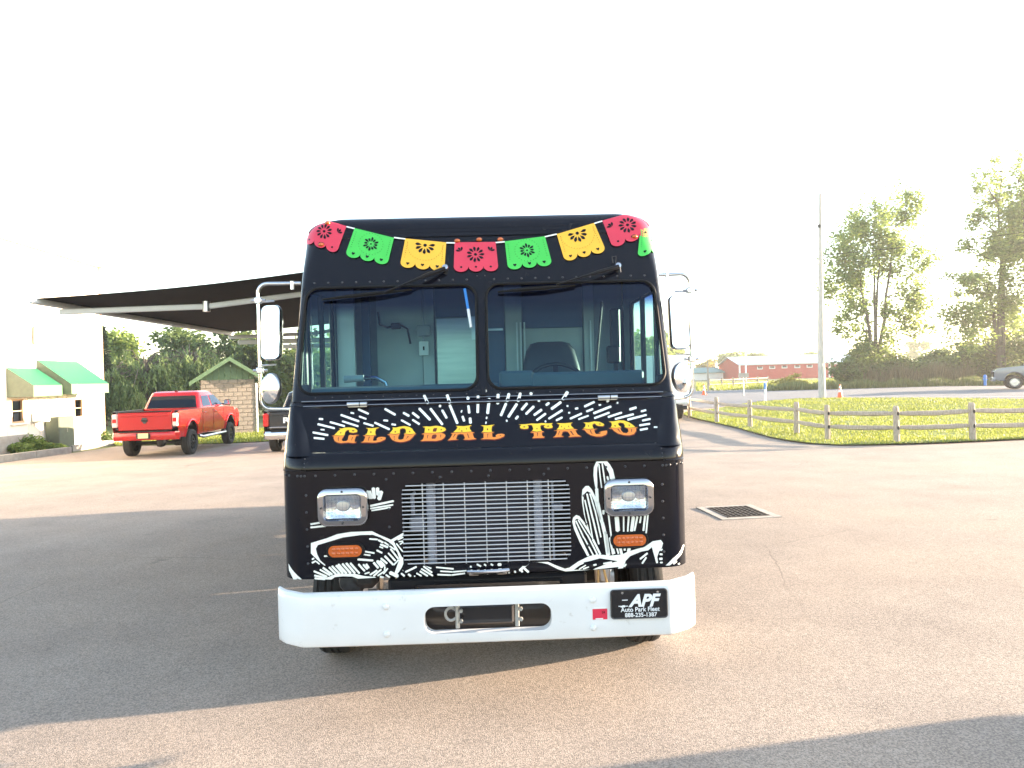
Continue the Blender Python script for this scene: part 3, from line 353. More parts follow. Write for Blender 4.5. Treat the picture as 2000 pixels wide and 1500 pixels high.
def groundmat(name, c0, c1, sc1, c2=None, speck=None, bump=.3, bscale=300, rough=.9, cracks=False):
    m = bpy.data.materials.new(name); m.use_nodes = True; n, l = nodes(m); b = n['Principled BSDF']; b.inputs['Roughness'].default_value = rough; b.inputs['Specular IOR Level'].default_value = .35
    tc = n.new('ShaderNodeTexCoord')
    def noise(s, d=6, r=.55):
        t = n.new('ShaderNodeTexNoise'); t.inputs['Scale'].default_value = s; t.inputs['Detail'].default_value = d; t.inputs['Roughness'].default_value = r; l.new(tc.outputs['Object'], t.inputs['Vector']); return t
    def ramp(src, p0, p1, a, b_):
        r = n.new('ShaderNodeValToRGB'); r.color_ramp.elements[0].position = p0; r.color_ramp.elements[1].position = p1; r.color_ramp.elements[0].color = a; r.color_ramp.elements[1].color = b_; l.new(src, r.inputs[0]); return r
    def mix(f, a, b_, mode='MIX'):
        x = n.new('ShaderNodeMix'); x.data_type = 'RGBA'; x.blend_type = mode
        if isinstance(f, float): x.inputs[0].default_value = f
        else: l.new(f, x.inputs[0])
        l.new(a, x.inputs[6])
        if isinstance(b_, tuple): x.inputs[7].default_value = b_
        else: l.new(b_, x.inputs[7])
        return x
    base = ramp(noise(sc1, 8, .6).outputs['Fac'], .3, .7, (*c0,1), (*c1,1)).outputs[0]
    if c2:
        base = mix(ramp(noise(.35, 4).outputs['Fac'], .45, .75, (0,0,0,1), (.8,.8,.8,1)).outputs[0], base, (*c2,1)).outputs[2]
    if speck:
        v = n.new('ShaderNodeTexVoronoi'); v.inputs['Scale'].default_value = speck[0]; l.new(tc.outputs['Object'], v.inputs['Vector'])
        w = n.new('ShaderNodeTexWhiteNoise'); l.new(v.outputs['Position'], w.inputs['Vector'])
        base = mix(ramp(w.outputs['Value'], .3, 1.0, (.62,.62,.62,1), (1.5,1.45,1.4,1)).outputs[0], base, base, 'MIX').outputs[2]
        base = mix(speck[1], base, ramp(w.outputs['Value'], .05, .95, (.35,.35,.35,1), (1.9,1.85,1.8,1)).outputs[0], 'MULTIPLY').outputs[2]
    if cracks:      # hairline cracks, dark oil drips and rusty stains with shapes of their own
        wv = n.new('ShaderNodeMix'); wv.data_type = 'RGBA'; wv.inputs[0].default_value = .22; l.new(tc.outputs['Object'], wv.inputs[6]); l.new(noise(.9, 5).outputs['Color'], wv.inputs[7])
        vc = n.new('ShaderNodeTexVoronoi'); vc.feature = 'DISTANCE_TO_EDGE'; vc.inputs['Scale'].default_value = .42; l.new(wv.outputs[2], vc.inputs['Vector'])
        ck = ramp(vc.outputs['Distance'], .0012, .0035, (.66,.66,.66,1), (1,1,1,1)); gate = ramp(noise(.16, 2).outputs['Fac'], .50, .58, (0,0,0,1), (1,1,1,1))
        base = mix(gate.outputs[0], base, mix(1.0, base, ck.outputs[0], 'MULTIPLY').outputs[2]).outputs[2]
        base = mix(ramp(noise(1.15, 5, .65).outputs['Fac'], .66, .74, (0,0,0,1), (.55,.55,.55,1)).outputs[0], base, (.10,.092,.085,1)).outputs[2]
        base = mix(ramp(noise(.62, 6, .7).outputs['Fac'], .68, .78, (0,0,0,1), (.5,.5,.5,1)).outputs[0], base, (.30,.19,.10,1)).outputs[2]
    l.new(base, b.inputs['Base Color'])
    t = noise(bscale, 3); bp = n.new('ShaderNodeBump'); bp.inputs['Strength'].default_value = bump; bp.inputs['Distance'].default_value = .012; l.new(t.outputs['Fac'], bp.inputs['Height']); l.new(bp.outputs[0], b.inputs['Normal'])
    MATS[name] = m
groundmat('asphalt', (.228,.193,.168), (.300,.254,.218), 1.1, c2=(.328,.264,.214), speck=(125, .42), bump=.5, bscale=150, cracks=True)
groundmat('road_asphalt', (.13,.135,.15), (.18,.182,.195), .8, c2=(.16,.16,.175), speck=(60,.5), bump=.3, bscale=120)
groundmat('field', (.06,.085,.018), (.12,.14,.035), .9, c2=(.15,.15,.04), bump=.5, bscale=60)
groundmat('turf', (.09,.13,.022), (.15,.19,.035), 1.6, c2=(.19,.205,.045), bump=.6, bscale=80)

# ------------------------------------------------------------------ ground, lot, lawn, road
def lines(spans):
    out = []
    for a, b, st in spans:
        k = a
        while k < b - 1e-6: out.append(k); k += st
    return out + [spans[-1][1]]
gx = lines([(-500,-60,40),(-60,-20,4),(-20,20,1),(20,60,4),(60,500,40)]); gy = lines([(-120,-8,8),(-8,72,1),(72,120,6),(120,900,60)])
mb = MB(); nx = len(gx)
mb.add([(x, y, H(x,y)-.07) for y in gy for x in gx], [(j*nx+i, j*nx+i+1, (j+1)*nx+i+1, (j+1)*nx+i) for j in range(len(gy)-1) for i in range(nx-1)], True)
tag(mb.build('ground', 'field', sharp=80), kind='structure')
def P2(px, py):
    p = gpt(px, py); return (p.x, p.y)
def sheet(name, m, loop, off, step=1.0, wob=0.0):
    xs = [p[0] for p in loop]; ys = [p[1] for p in loop]; pts = []
    x = min(xs)
    while x < max(xs):
        y = min(ys)
        while y < max(ys):
            if inside((x, y), [loop]): pts.append((x, y))
            y += step
        x += step
    mb = MB(); mapped(mb, [loop], lambda a, b: (a, b, H(a, b)+off+wob*math.sin(a*1.7)*math.sin(b*1.3)), pts)
    return tag(mb.build(name, m, sharp=80), kind='structure')
lot = [(-45,-45),(62,-45),(62,37.5),(2.5,37.5), P2(1000,842), P2(590,860), P2(440,867), P2(228,872), P2(135,886), P2(0,905), P2(-420,968), (-45, 9)]
sheet('parking_lot', 'asphalt', lot, 0.0, 1.0)
lawn_near = [P2(*p) for p in ((1331,811),(1345,815),(1390,826),(1440,838),(1500,855),(1540,863),(1580,868),(1640,871),(1700,871),(1850,867),(2000,860),(2400,842))]
lawn_far = [P2(*p) for p in ((2400,786),(2000,781),(1800,779),(1640,779),(1560,780),(1480,787),(1400,800),(1345,806))]
LAWN = lawn_near + lawn_far
sheet('lawn', 'turf', LAWN, .045, .8, .012)
road = [P2(*p) for p in ((1318,800),(1400,796),(1480,785),(1560,779.5),(1640,778.5),(1800,778.5),(2000,780.5),(2500,787))] + [P2(*p) for p in ((2500,748),(2200,752),(1947,754),(1510,757),(1330,759))]
sheet('road', 'road_asphalt', road, .014, 1.2)
mb = MB()
lp = [gpt(1690+i*40, 775.5) for i in range(0, 18)]
for a, b in zip(lp, lp[1:]):
    n_ = Vector((-(b-a).y, (b-a).x, 0)).normalized()*.09; up = Vector((0,0,.022))
    mb.quad(a-n_+up, b-n_+up, b+n_+up, a+n_+up)
tag(mb.build('road_edge_line', 'white_trim'), kind='structure')
back_grass = [P2(*p) for p in ((228,872),(440,867),(590,860),(1000,842))] + [P2(*p) for p in ((1000,815),(590,835),(440,842),(200,852))]
sheet('back_verge', 'turf', back_grass, .03, 1.0)

def blades(name, loop, n, hmin, hmax, m, off, w=.012, lean=.35, clump=None):
    """one mass of single-triangle blades spread over a loop; more of them near the viewer"""
    xs = [p[0] for p in loop]; ys = [p[1] for p in loop]; V = []; F = []; k = 0
    while k < n:
        x = rnd.uniform(min(xs), max(xs)); y = rnd.uniform(min(ys), max(ys))
        if not inside((x, y), [loop]) or abs(x) > .80*y+4: continue
        if rnd.random() > min(1.0, (17.0/max(y, 1))**1.3): continue
        if clump and math.sin(x*1.9+1.3*math.sin(y*1.1))+math.sin(y*2.3+x*.7) < clump*rnd.uniform(-1,1): continue
        a = rnd.uniform(0, 2*math.pi); h = rnd.uniform(hmin, hmax); ww = w*max(1, y/18)
        z = H(x, y)+off; dx, dy = math.cos(a)*ww, math.sin(a)*ww; lx, ly = rnd.gauss(0,lean)*h, rnd.gauss(0,lean)*h
        V += [(x-dx, y-dy, z), (x+dx, y+dy, z), (x+lx, y+ly, z+h)]; F.append((3*k, 3*k+1, 3*k+2)); k += 1
    mb = MB(); mb.add(V, F)
    return mb.build(name, m, recalc=False)
tag(blades('lawn_grass', LAWN, 100000, .02, .075, 'grass_blade', .032, .013, clump=3.0), 'short sunlit mown grass around the split rail fence', 'grass', kind='stuff')
tag(blades('verge_grass', back_grass, 12000, .06, .14, 'grass_blade', .02, .016), 'grass strip behind the parked pickups and block shed', 'grass', kind='stuff')
# ------------------------------------------------------------------ buildings
def vplane(px, py, P, u):
    """line of sight against the vertical plane through P along u: returns (distance along u, height)"""
    d = view(px, py); nrm = Vector((-u.y, u.x, 0)); t = (P-Vector((0,0,CAMH))).dot(nrm)/d.dot(nrm)
    q = Vector((0,0,CAMH)) + d*t; return (q-P).dot(u), q.z
# white shop building on the left: its long wall faces the lot; s runs from its far corner towards the viewer
wc = at(200, 760, 30.2); wc.z = 0; wu = Vector((.064,-1,0)).normalized(); wn_ = Vector((1,.064,0)).normalized()
gb = H(wc.x, wc.y) - .1
shop = empty('shop_building', (wc.x, wc.y, gb), math.atan2(wu.y, wu.x))       # local x = along the wall, local y = out of the wall
tag(shop, 'white two storey shop building with two green fabric awnings beside the lot', 'building')
def S(px, py): s, z = vplane(px, py, wc, wu); return s, z-gb
L_ = 16.0; HT = 7.5
sgnY = 1 if (Matrix.Rotation(math.atan2(wu.y, wu.x), 3, 'Z') @ Vector((0,1,0))).dot(wn_) > 0 else -1
def Y(v): return v*sgnY
wl_ = [S(22,780), S(48,825)]; wr_ = [S(145,778), S(163,815)]
win = [(min(wl_[0][0],wl_[1][0]), max(wl_[0][0],wl_[1][0]), wl_[1][1], wl_[0][1]), (min(wr_[0][0],wr_[1][0]), max(wr_[0][0],wr_[1][0]), wr_[1][1], wr_[0][1])]
mb = MB(); mapped(mb, [[(0,-.3),(L_,-.3),(L_,HT),(0,HT)]] + [[(a,c),(b,c),(b,d),(a,d)] for a, b, c, d in win], lambda a, b: (a, 0, b), thick=(0,Y(-.15),0), smooth=False); mb.build('wall', 'siding', shop)
mb = MB(); mb.box((-.075,Y(-5),HT/2),(.15,10,HT+.5)); mb.build('end_wall', 'siding', shop)
for k in range(26):
    mb = MB(); x = .35+k*.60
    if any(a-.06 < x < b+.06 for a, b, c, d in win): 
        for a, b, c, d in win:
            if a-.06 < x < b+.06: mb.box((x,Y(.012),(d+HT)/2+.1),(.045,.024,HT-d-.25))
    else: mb.box((x,Y(.012),HT/2),(.045,.024,HT-.1))
    mb.build('siding_rib', 'siding', shop)
mb = MB(); mb.box((.0,Y(.02),HT/2-.1),(.11,.06,HT+.3)); mb.build('corner_trim', 'siding_trim', shop)
mb = MB(); mb.box((L_/2,Y(-4.9),HT+.06),(L_+.5,10.4,.16)); mb.build('roof_edge', 'siding', shop)
for a, b, c, d in win:
    w = empty('window', ((a+b)/2, 0, (c+d)/2), 0, shop); ww, hh = b-a, d-c
    mb = MB()
    for sx in (-1,1): mb.box((sx*(ww/2-.03),Y(-.06),0),(.06,.10,hh))
    for sz in (-1,1): mb.box((0,Y(-.06),sz*(hh/2-.03)),(ww-.12,.10,.06))
    mb.box((0,Y(-.07),0),(ww-.12,.04,.035)); mb.build('frame', 'siding_trim', w)
    mb = MB(); mb.box((0,Y(-.09),0),(ww-.1,.01,hh-.1)); mb.build('pane', 'truck_glass', w)
    mb = MB(); mb.box((0,Y(.06),-hh/2-.03),(ww+.2,.14,.05)); mb.build('sill', 'siding', w)
    mb = MB(); mb.box((0,Y(-.5),0),(ww+.4,.02,hh+.4)); mb.build('curtain', 'olive', w)
def shop_awning(a, b, proj_, ztop, zfront, drop):
    g = empty('fabric_awning', (0,0,0), 0, shop); x0, x1 = min(a,b), max(a,b)
    mb = MB(); mb.quad((x0,Y(.02),ztop),(x1,Y(.02),ztop),(x1,Y(proj_),zfront),(x0,Y(proj_),zfront)); mb.build('awning_slope', 'awning_green', g)
    mb = MB(); mb.quad((x0,Y(proj_+.004),zfront-.004),(x1,Y(proj_+.004),zfront-.004),(x1,Y(proj_+.004),zfront-drop),(x0,Y(proj_+.004),zfront-drop)); mb.build('valance', 'awning_valance', g)
    for x in (x0+.002, x1-.002):
        mb = MB(); mb.add([(x,Y(.02),ztop-.004),(x,Y(proj_),zfront-.004),(x,Y(proj_),zfront-drop),(x,Y(.02),zfront-drop)], [(0,1,2,3)]); mb.build('awning_side', 'olive', g)
    for x in (x0+.02, x1-.02): mb = MB(); mb.tube([(x,Y(.03),zfront-drop+.03),(x,Y(proj_-.02),zfront-drop+.03)], .018, 6); mb.build('awning_frame', 'dark_steel', g)
a0, zt = S(10,718); a1, _ = S(70,718); b0, zt2 = S(70,703); b1, _ = S(150,703)
zfL = (S(34,757)[1]); zfR = S(100,757)[1]
shop_awning(a0, a1, .88, zt, 1.95-gb, .38)
shop_awning(b0-.02, b1, 1.18, zt2, 1.95-gb+.02, .36)
(sg0, zg0), (sg1, zg1) = S(62,638), S(122,676)
sgn = empty('wall_sign', ((sg0+sg1)/2, Y(.05), (zg0+zg1)/2), 0, shop); ws_, hs_ = abs(sg1-sg0), abs(zg0-zg1)
mb = MB(); mb.box((0,0,0),(ws_,.04,hs_)); mb.build('sign_panel', 'white_trim', sgn)
mb = MB()
for sz in (-1,1): mb.box((0,Y(.025),sz*(hs_/2-.02)),(ws_+.06,.05,.06))
for sx in (-1,1): mb.box((sx*(ws_/2),Y(.025),0),(.06,.05,hs_-.07))
mb.build('sign_frame', 'siding_trim', sgn)
# olive service door and air unit by the shop wall
d0, d1 = S(117,830)[0], S(86,830)[0]
mb = MB(); mb.box(((d0+d1)/2,Y(.28),.78),(abs(d1-d0),.5,1.25), bev=.03); bxo = mb.build('utility_cabinet', 'olive', shop)
mb = MB(); mb.box(((d0+d1)/2,Y(.535),.9),(.04,.02,.14)); mb.build('cabinet_handle', 'steel', bxo)
c0 = S(68,815)
mb = MB(); mb.box((c0[0],Y(.22),c0[1]),(.50,.36,.34), bev=.03); ac = mb.build('air_unit', 'alu_white', shop)
mb = MB()
for k in range(7): mb.box((c0[0],Y(.405),c0[1]-.12+.04*k),(.40,.012,.016))
mb.build('air_grille', 'dark_steel', ac)
# low concrete retaining wall and kerbs at the planting bed
def wall_run(name, pts, w, h, m, below=.15, label=None, cat=None, kind=None):
    mb = MB()
    for a, b in zip(pts, pts[1:]):
        a, b = Vector(a), Vector(b); d = (b-a); nrm = Vector((-d.y, d.x, 0)).normalized()*w/2
        mb.add([a-nrm+Vector((0,0,-below)), a+nrm+Vector((0,0,-below)), b+nrm+Vector((0,0,-below)), b-nrm+Vector((0,0,-below)), a-nrm+Vector((0,0,h)), a+nrm+Vector((0,0,h)), b+nrm+Vector((0,0,h)), b-nrm+Vector((0,0,h))], [(0,3,2,1),(4,5,6,7),(0,1,5,4),(1,2,6,5),(2,3,7,6),(3,0,4,7)])
    return tag(mb.build(name, m), label, cat, kind=kind)
wall_run('kerb', [gpt(-260,936), gpt(0,902), gpt(66,893)], .2, .20, 'concrete', kind='structure')
wall_run('kerb', [gpt(67,893), gpt(135,884)], .2, .20, 'concrete', kind='structure')
wall_run('kerb', [gpt(137,879), gpt(208,868)], .2, .16, 'concrete', kind='structure')
wall_run('kerb', [gpt(209,868), gpt(236,866)], .2, .15, 'concrete', kind='structure')
ra, rb = gpt(-60,904), gpt(50,888.5)
wall_run('retaining_wall', [ra, rb], .25, .72, 'concrete', label='low grey concrete wall in front of the white shop building', cat='wall')

# concrete block shed with a green gable roof
sc_ = gpt(392,848); D0 = 34.0
A = at(393,800,33.4); B = at(499,800,34.35); A.z = B.z = 0
su = (B-A).normalized(); slen = (B-A).length; sback = Vector((-su.y, su.x, 0)) if Vector((-su.y, su.x, 0)).y > 0 else Vector((su.y,-su.x,0))
# turn the shed so that its gable end faces right of the viewer
ang = math.atan2(su.y, su.x) + R(0)
hz = min(H(A.x,A.y), H(B.x,B.y))
shed = empty('block_shed', (A.x, A.y, hz), ang)
tag(shed, 'small concrete block shed with green gabled roof behind the red pickup', 'shed')
WB = slen; bh, bl = .2, .4; DB = 4.6; zoff = at(393,741,33.4).z-hz; rows_ = int(zoff/bh)
mb = MB(); mb.box((WB/2,DB/2,rows_*bh/2-.02),(WB-.04,DB-.04,rows_*bh)); mb.build('mortar_core', 'mortar', shed)
blk = None
def brick(x, z, w, side=None):
    mb_ = MB(); mb_.box((0,0,0),(w-.022,.05,bh-.022), bev=.006); return mb_
shared = {}
for r in range(rows_):
    x = -(bl/2 if r % 2 else 0)
    while x < WB-.01:
        xa, xb = max(0, x), min(WB, x+bl); w = round(xb-xa, 3)
        if w > .05:
            if w not in shared:
                mb = MB(); mb.box((0,0,0),(w-.022,.05,bh-.022), bev=.006); o = mb.build('concrete_block', 'block', shed); shared[w] = o.data
            else: o = link(bpy.data.objects.new('concrete_block', shared[w]), shed)
            o.location = ((xa+xb)/2, -.012, bh*(r+.5))
        x += bl
    y = -(bl/2 if r % 2 else 0)+.0
    while y < DB-.01:
        ya, yb = max(.03, y), min(DB, y+bl); w = round(yb-ya, 3)
        if w > .05:
            if w not in shared: mb = MB(); mb.box((0,0,0),(w-.022,.05,bh-.022), bev=.006); shared[w] = mb.build('concrete_block', 'block', shed).data; bpy.data.objects.remove([c for c in shed.children if c.data == shared[w]][0])
            o = link(bpy.data.objects.new('concrete_block', shared[w]), shed); o.location = (.012-.02, (ya+yb)/2, bh*(r+.5)); o.rotation_euler = (0,0,R(90))
        y += bl
zt_ = rows_*bh; rise = .95; ov = .55
ridge = WB/2+.08
for k in range(9):
    x = WB*(k+.5)/9; hgt = rise*(1-abs(x-ridge)/(WB/2+.35)); mb = MB(); mb.box((x,-.005,zt_+hgt/2),(WB/9-.012,.03,max(.05,hgt+.1)), bev=.004); mb.build('gable_board', 'trim_green', shed)
for sg in (-1,1):
    ex = ridge+sg*(WB/2+ov); ez = zt_-.12; rz = zt_+rise+.06
    mb = MB(); p0, p1 = Vector((ridge,0,rz)), Vector((ex,0,ez))
    mb.add([(p0.x,-.45,p0.z),(p1.x,-.45,p1.z),(p1.x,DB+.4,p1.z),(p0.x,DB+.4,p0.z),(p0.x,-.45,p0.z+.05),(p1.x,-.45,p1.z+.05),(p1.x,DB+.4,p1.z+.05),(p0.x,DB+.4,p0.z+.05)], [(0,1,2,3),(4,7,6,5),(0,4,5,1),(2,6,7,3),(1,5,6,2),(0,3,7,4)]); mb.build('roof_slope', 'roof_green', shed)
    mb = MB(); mb.add([(p0.x,-.475,p0.z+.055),(p1.x,-.475,p1.z+.055),(p1.x,-.475,p1.z-.14),(p0.x,-.475,p0.z-.14),(p0.x,-.452,p0.z+.055),(p1.x,-.452,p1.z+.055),(p1.x,-.452,p1.z-.14),(p0.x,-.452,p0.z-.14)], [(0,1,2,3),(4,7,6,5),(0,4,5,1),(1,5,6,2),(2,6,7,3),(0,3,7,4)]); mb.build('barge_board', 'trim_green', shed)
mb = MB(); mb.tube([(WB+.06,-.03,0),(WB+.06,-.03,zt_-.2)], .05, 8); mb.build('downpipe', 'white_paint', shed)

# long red barn and its neighbours far across the road
ba = at(1445,740,140); ba.z = -.1; bdir = Vector((math.cos(R(-3)), math.sin(R(-3)), 0))
def barn(name, P, rz, ln, dp, eave, ridge_, label, wins=(), trim=True, roofm='barn_roof', wallm='barn_red', ribs=1.2):
    g = empty(name, P, rz); tag(g, label, 'barn' if 'barn' in name else 'building')
    mb = MB(); mb.prism([(0,0),(dp,0),(dp,eave),(dp/2,ridge_),(0,eave)], 0, ln, 'x'); mb.build('wall', wallm, g)
    x = ribs
    while x < ln-.2:
        mb = MB(); mb.box((x,-.02,eave/2),(.10,.04,eave-.02)); mb.build('wall_batten', wallm, g); x += ribs*2
    for s0, s1 in ((0,dp/2),(dp,dp/2)):
        zo = .08; e = -.35 if s0 == 0 else .35; sl_ = (ridge_-eave)/(dp/2)
        mb = MB(); q = [(-.4,s0+e,eave-.35*sl_+zo),(ln+.3,s0+e,eave-.35*sl_+zo),(ln+.3,s1,ridge_+zo),(-.4,s1,ridge_+zo)]
        mb.add(q+[(a,b,c+.12) for a, b, c in q], [(0,1,2,3),(4,7,6,5),(0,4,5,1),(1,5,6,2),(2,6,7,3),(3,7,4,0)]); mb.build('roof_slope', roofm, g)
    if trim:
        for x in (.0, ln):
            mb = MB(); mb.box((x,-.05,eave/2),(.32,.10,eave)); mb.build('corner_board', 'white_trim', g)
        mb = MB(); mb.box((ln/2,-.28,eave-.02),(ln+.4,.10,.16)); mb.build('eave_board', 'white_trim', g)
    for x, z, w, h in wins:
        wd = empty('window', (x,-.06,z), 0, g); mb = MB(); mb.box((0,0,0),(w,.04,h)); mb.build('pane', 'truck_glass', wd)
        mb = MB(); mb.box((0,-.01,-h/2-.07),(w+.25,.10,.14)); mb.box((-w/2-.05,-.01,0),(.10,.10,h)); mb.box((w/2+.05,-.01,0),(.10,.10,h)); mb.build('frame', 'white_trim', wd)
    return g
wins = []
for wx, wy in ((1484,718),(1508,717),(1532,716),(1557,715.5),(1581,714.5)):
    s, z = vplane(wx, wy, ba, bdir); wins.append((s, z-ba.z, .85, .38))
bl_len = vplane(1700,720,ba,bdir)[0]; bmid = vplane(1620,720,ba,bdir)[0]
bn = barn('red_barn', tuple(ba), R(-3), bl_len, 17, 2.95, 4.5, 'long red barn with pale metal roof and row of small windows across the road', wins)
mb = MB(); mb.box((bmid,-.08,1.45),(.36,.14,2.9)); mb.build('corner_board', 'white_trim', bn)
mb = MB(); mb.box(((bmid+bl_len)/2,-.32,2.72),(bl_len-bmid,.10,.30)); mb.build('eave_board', 'white_trim', bn)
b3 = at(1356,742,150); b3.z = -.1
barn('white_outbuilding', tuple(b3), R(4), 6.2, 9, 1.5, 2.5, 'low white outbuilding with teal roof left of the red barn', (), False, 'teal_roof', 'white_trim', 9)
# ------------------------------------------------------------------ the food truck
VO, VPSI = (-.165, 4.0, 0.0), R(1.5)
truck = empty('food_truck', VO, VPSI)
tag(truck, 'black step van food truck with paper banner art, orange lettering and white bumper', 'food truck')
def front_band(name, z0, z1, holes=(), rows=None, parent=truck, m='black_paint', thick=.012, dz=.03, off=0.0, sharp=32):
    """a strip of the front skin between two heights, following the truck's front shape right round the corners"""
    zs = rows or [z0 + (z1-z0)*k/max(2, int((z1-z0)/dz)) for k in range(max(2, int((z1-z0)/dz))+1)]
    mb = MB(); nu = 9
    def xs_at(z):
        w, r = wtop(z), rcorner(z)
        arc = [-(w-r) - r*math.cos(R(90*k/nu)) for k in range(nu+1)]
        inner = [-(w-r) + 2*(w-r)*k/44 for k in range(1, 44)]
        return arc + inner + [-a for a in arc[::-1]]
    # parametrise by u in [-1,1] so the loops stay rectangular
    U = xs_at(1.0); W0 = wtop(1.0)
    if not holes:
        V = []; F = []
        for z in zs:
            for x in xs_at(z): V.append((x, yf(x, z)+off, z))
        n = len(U)
        for j in range(len(zs)-1):
            for i in range(n-1): F.append((j*n+i, j*n+i+1, (j+1)*n+i+1, (j+1)*n+i))
        mb.add(V, F, True)
    else:
        loop = [(x, z0) for x in xs_at(z0)] + [(xs_at(z)[-1], z) for z in zs[1:-1]] + [(x, z1) for x in xs_at(z1)[::-1]] + [(xs_at(z)[0], z) for z in zs[-2:0:-1]]
        pts = [(x, z) for z in zs[1:-1] for x in xs_at(z)[1:-1] if not any(inside((x, z), [h]) for h in holes)]
        mapped(mb, [loop] + list(holes), lambda a, b: (a, yf(a, b)+off, b), pts)
        for h in holes:      # return flanges of the openings
            n = len(h); A = [Vector((a, yf(a, b)+off, b)) for a, b in h]
            mb.add(A + [a + Vector((0, .03, 0)) for a in A], [(i, (i+1) % n, n+(i+1) % n, n+i) for i in range(n)])
    return mb.build(name, m, parent, sharp=sharp)
GR = (-.462, .468, .780, 1.236)
grille_hole = rrect(*GR, .055)
front_band('front_panel', .722, 1.324, [grille_hole], dz=.06)
zr = [1.33 + .10*math.sin(R(62*k/14)) for k in range(15)]
front_band('nose_roll', 1.33, 1.418, rows=zr, off=-.003)
front_band('hood', 1.4195, 1.674, rows=[1.4195,1.4235,1.428]+[1.44+.02*k for k in range(11)]+[1.6605,1.666,1.674], off=.0)
front_band('cowl', 1.677, 1.700, rows=[1.677,1.684,1.692,1.700], off=-.004)
PANE_L = rrect(-1.108, -.034, 1.748, 2.412, .085, 8); PANE_R = rrect(.030, 1.106, 1.748, 2.412, .085, 8)
front_band('windscreen_surround', 1.703, 2.744, [PANE_L, PANE_R], dz=.045)
front_band('roof_cap', 2.748, 2.898, rows=[2.748,2.756,2.760,2.764,2.78]+[2.78+.118*math.sin(R(90*k/10)) for k in range(1,11)], off=-.008)
# gutter mouldings across the brow
for z, r in ((2.776,.0032),(2.802,.0028)):
    mb = MB(); mb.tube([(x, yf(x, z)-.0068, z) for x in [-1.11+.037*k for k in range(61)]], r, 6); mb.build('brow_moulding', 'black_paint', truck)
mb = MB(); mb.box((0, prof(2.08)-.008, 2.08), (.030,.012,.80), Matrix.Rotation(-math.atan(.42), 3, 'X')); mb.build('centre_strip', 'black_paint', truck)
# cowl trim beads
for z, xr in ((1.7025,1.08),(1.6755,1.06)):
    mb = MB(); mb.tube([(-xr+2*xr*k/20, yf(-xr+2*xr*k/20, z)-.005, z) for k in range(21)], .0022, 5); mb.build('cowl_bead', 'steel', truck)
# corner seams of the nose
for sg in (-1,1):
    mb = MB(); mb.tube([(sg*1.015, yf(1.015, z)-.003, z) for z in zr], .0035, 5)
    mb.tube([(sg*x, yf(x, 1.326)-.004, 1.326) for x in [1.015+.0135*k for k in range(10)]], .0045, 5)
    mb.build('corner_seam', 'black_paint', truck)
# fender cheeks standing either side of the sloping hood
for sg in (-1,1):
    mb = MB(); V = []; F = []; nz, na = 12, 8
    for j in range(nz+1):
        t = j/nz; z = 1.405 + .25*t; wd = .115*(1-t)**.7 + .055; hgt = .030*math.sin(math.pi*min(1, .15+t*.85))**.6 + .004
        for i in range(na+1):
            u = i/na; x = 1.146 - wd*u; V.append((sg*x, yf(x, z) - hgt*math.sin(math.pi*(.12+.88*u))**.8 - .002, z))
    for j in range(nz):
        for i in range(na): F.append((j*(na+1)+i, j*(na+1)+i+1, (j+1)*(na+1)+i+1, (j+1)*(na+1)+i))
    mb.add(V, F, True); mb.build('fender_cheek', 'black_paint', truck, sharp=70)

# ---- glazing
ws_n = Vector((0, -1, .42)).normalized()
for loop in (PANE_L, PANE_R):
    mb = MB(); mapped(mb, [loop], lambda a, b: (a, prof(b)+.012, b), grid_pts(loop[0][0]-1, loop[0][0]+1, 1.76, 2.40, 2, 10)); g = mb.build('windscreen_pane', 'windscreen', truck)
    mb = MB(); n = len(loop)
    cx = sum(p[0] for p in loop)/n; cz = sum(p[1] for p in loop)/n
    pts = [(a, yf(a, b)-.003, b) for a, b in loop]; mb.tube(pts+[pts[0], pts[1]], .009, 8, caps=False); mb.build('gasket', 'rubber', g)
# ---- body sides, roof, rear, floor
YB = 7.6
def side_x(z): return wtop(z)
for sg, wins in ((-1, [rrect(.74,1.42,1.42,2.42,.06)]), (1, [rrect(.72,1.50,1.46,2.36,.06)])):
    quarter = [(.47,1.80),(.60,1.80),(.64,1.86),(.64,2.30),(.60,2.34),(.585,2.34)] if False else [(.50,1.80),(.66,1.80),(.66,2.28),(.665,2.30),(.63,2.30)]
    hs = wins + [quarter]
    if sg < 0: hs.append(rrect(2.6,4.6,1.55,2.45,.03))
    out = [(prof(z)+rcorner(z), z) for z in [.722+.02*k for k in range(0, 102)] if z <= 2.74] + [(YB, 2.74), (YB, .55), (1.35,.55),(1.35,.80),(1.22,.98),(1.0,1.05),(.62,1.05),(.40,.98),(.27,.82)]
    mb = MB(); mapped(mb, [out] + hs, lambda a, b: (sg*HW, a, b), (), thick=(-sg*.018,0,0), smooth=False); mb.build('side_panel', 'black_paint', truck)
    for h in hs[:2]:
        mb = MB(); mapped(mb, [h], lambda a, b: (sg*(HW-.012), a, b), smooth=False); w = mb.build('side_window', 'side_glass', truck)
        mb = MB(); pts = [(sg*(HW-.006), a, b) for a, b in h]; mb.tube(pts+[pts[0]], .014, 6, caps=False); mb.build('window_frame', 'black_trim', w)
    mb = MB(); mb.box((sg*(HW-.014), 1.08 if sg > 0 else 1.08, 1.93), (.03,.035,.96)); mb.build('window_bar', 'black_trim', truck)
    mb = MB(); mapped(mb, [[(.62,.86),(1.72,.86),(1.72,2.66),(.75,2.66)]]+[wins[0]], lambda a, b: (sg*(HW-.03), a, b), smooth=False); mb.build('cab_lining', 'cab_grey', truck)
mb = MB(); A = []
arc = [(-HW + .15*(1-math.cos(R(9*k))), 2.74+.15*math.sin(R(9*k))) for k in range(11)]
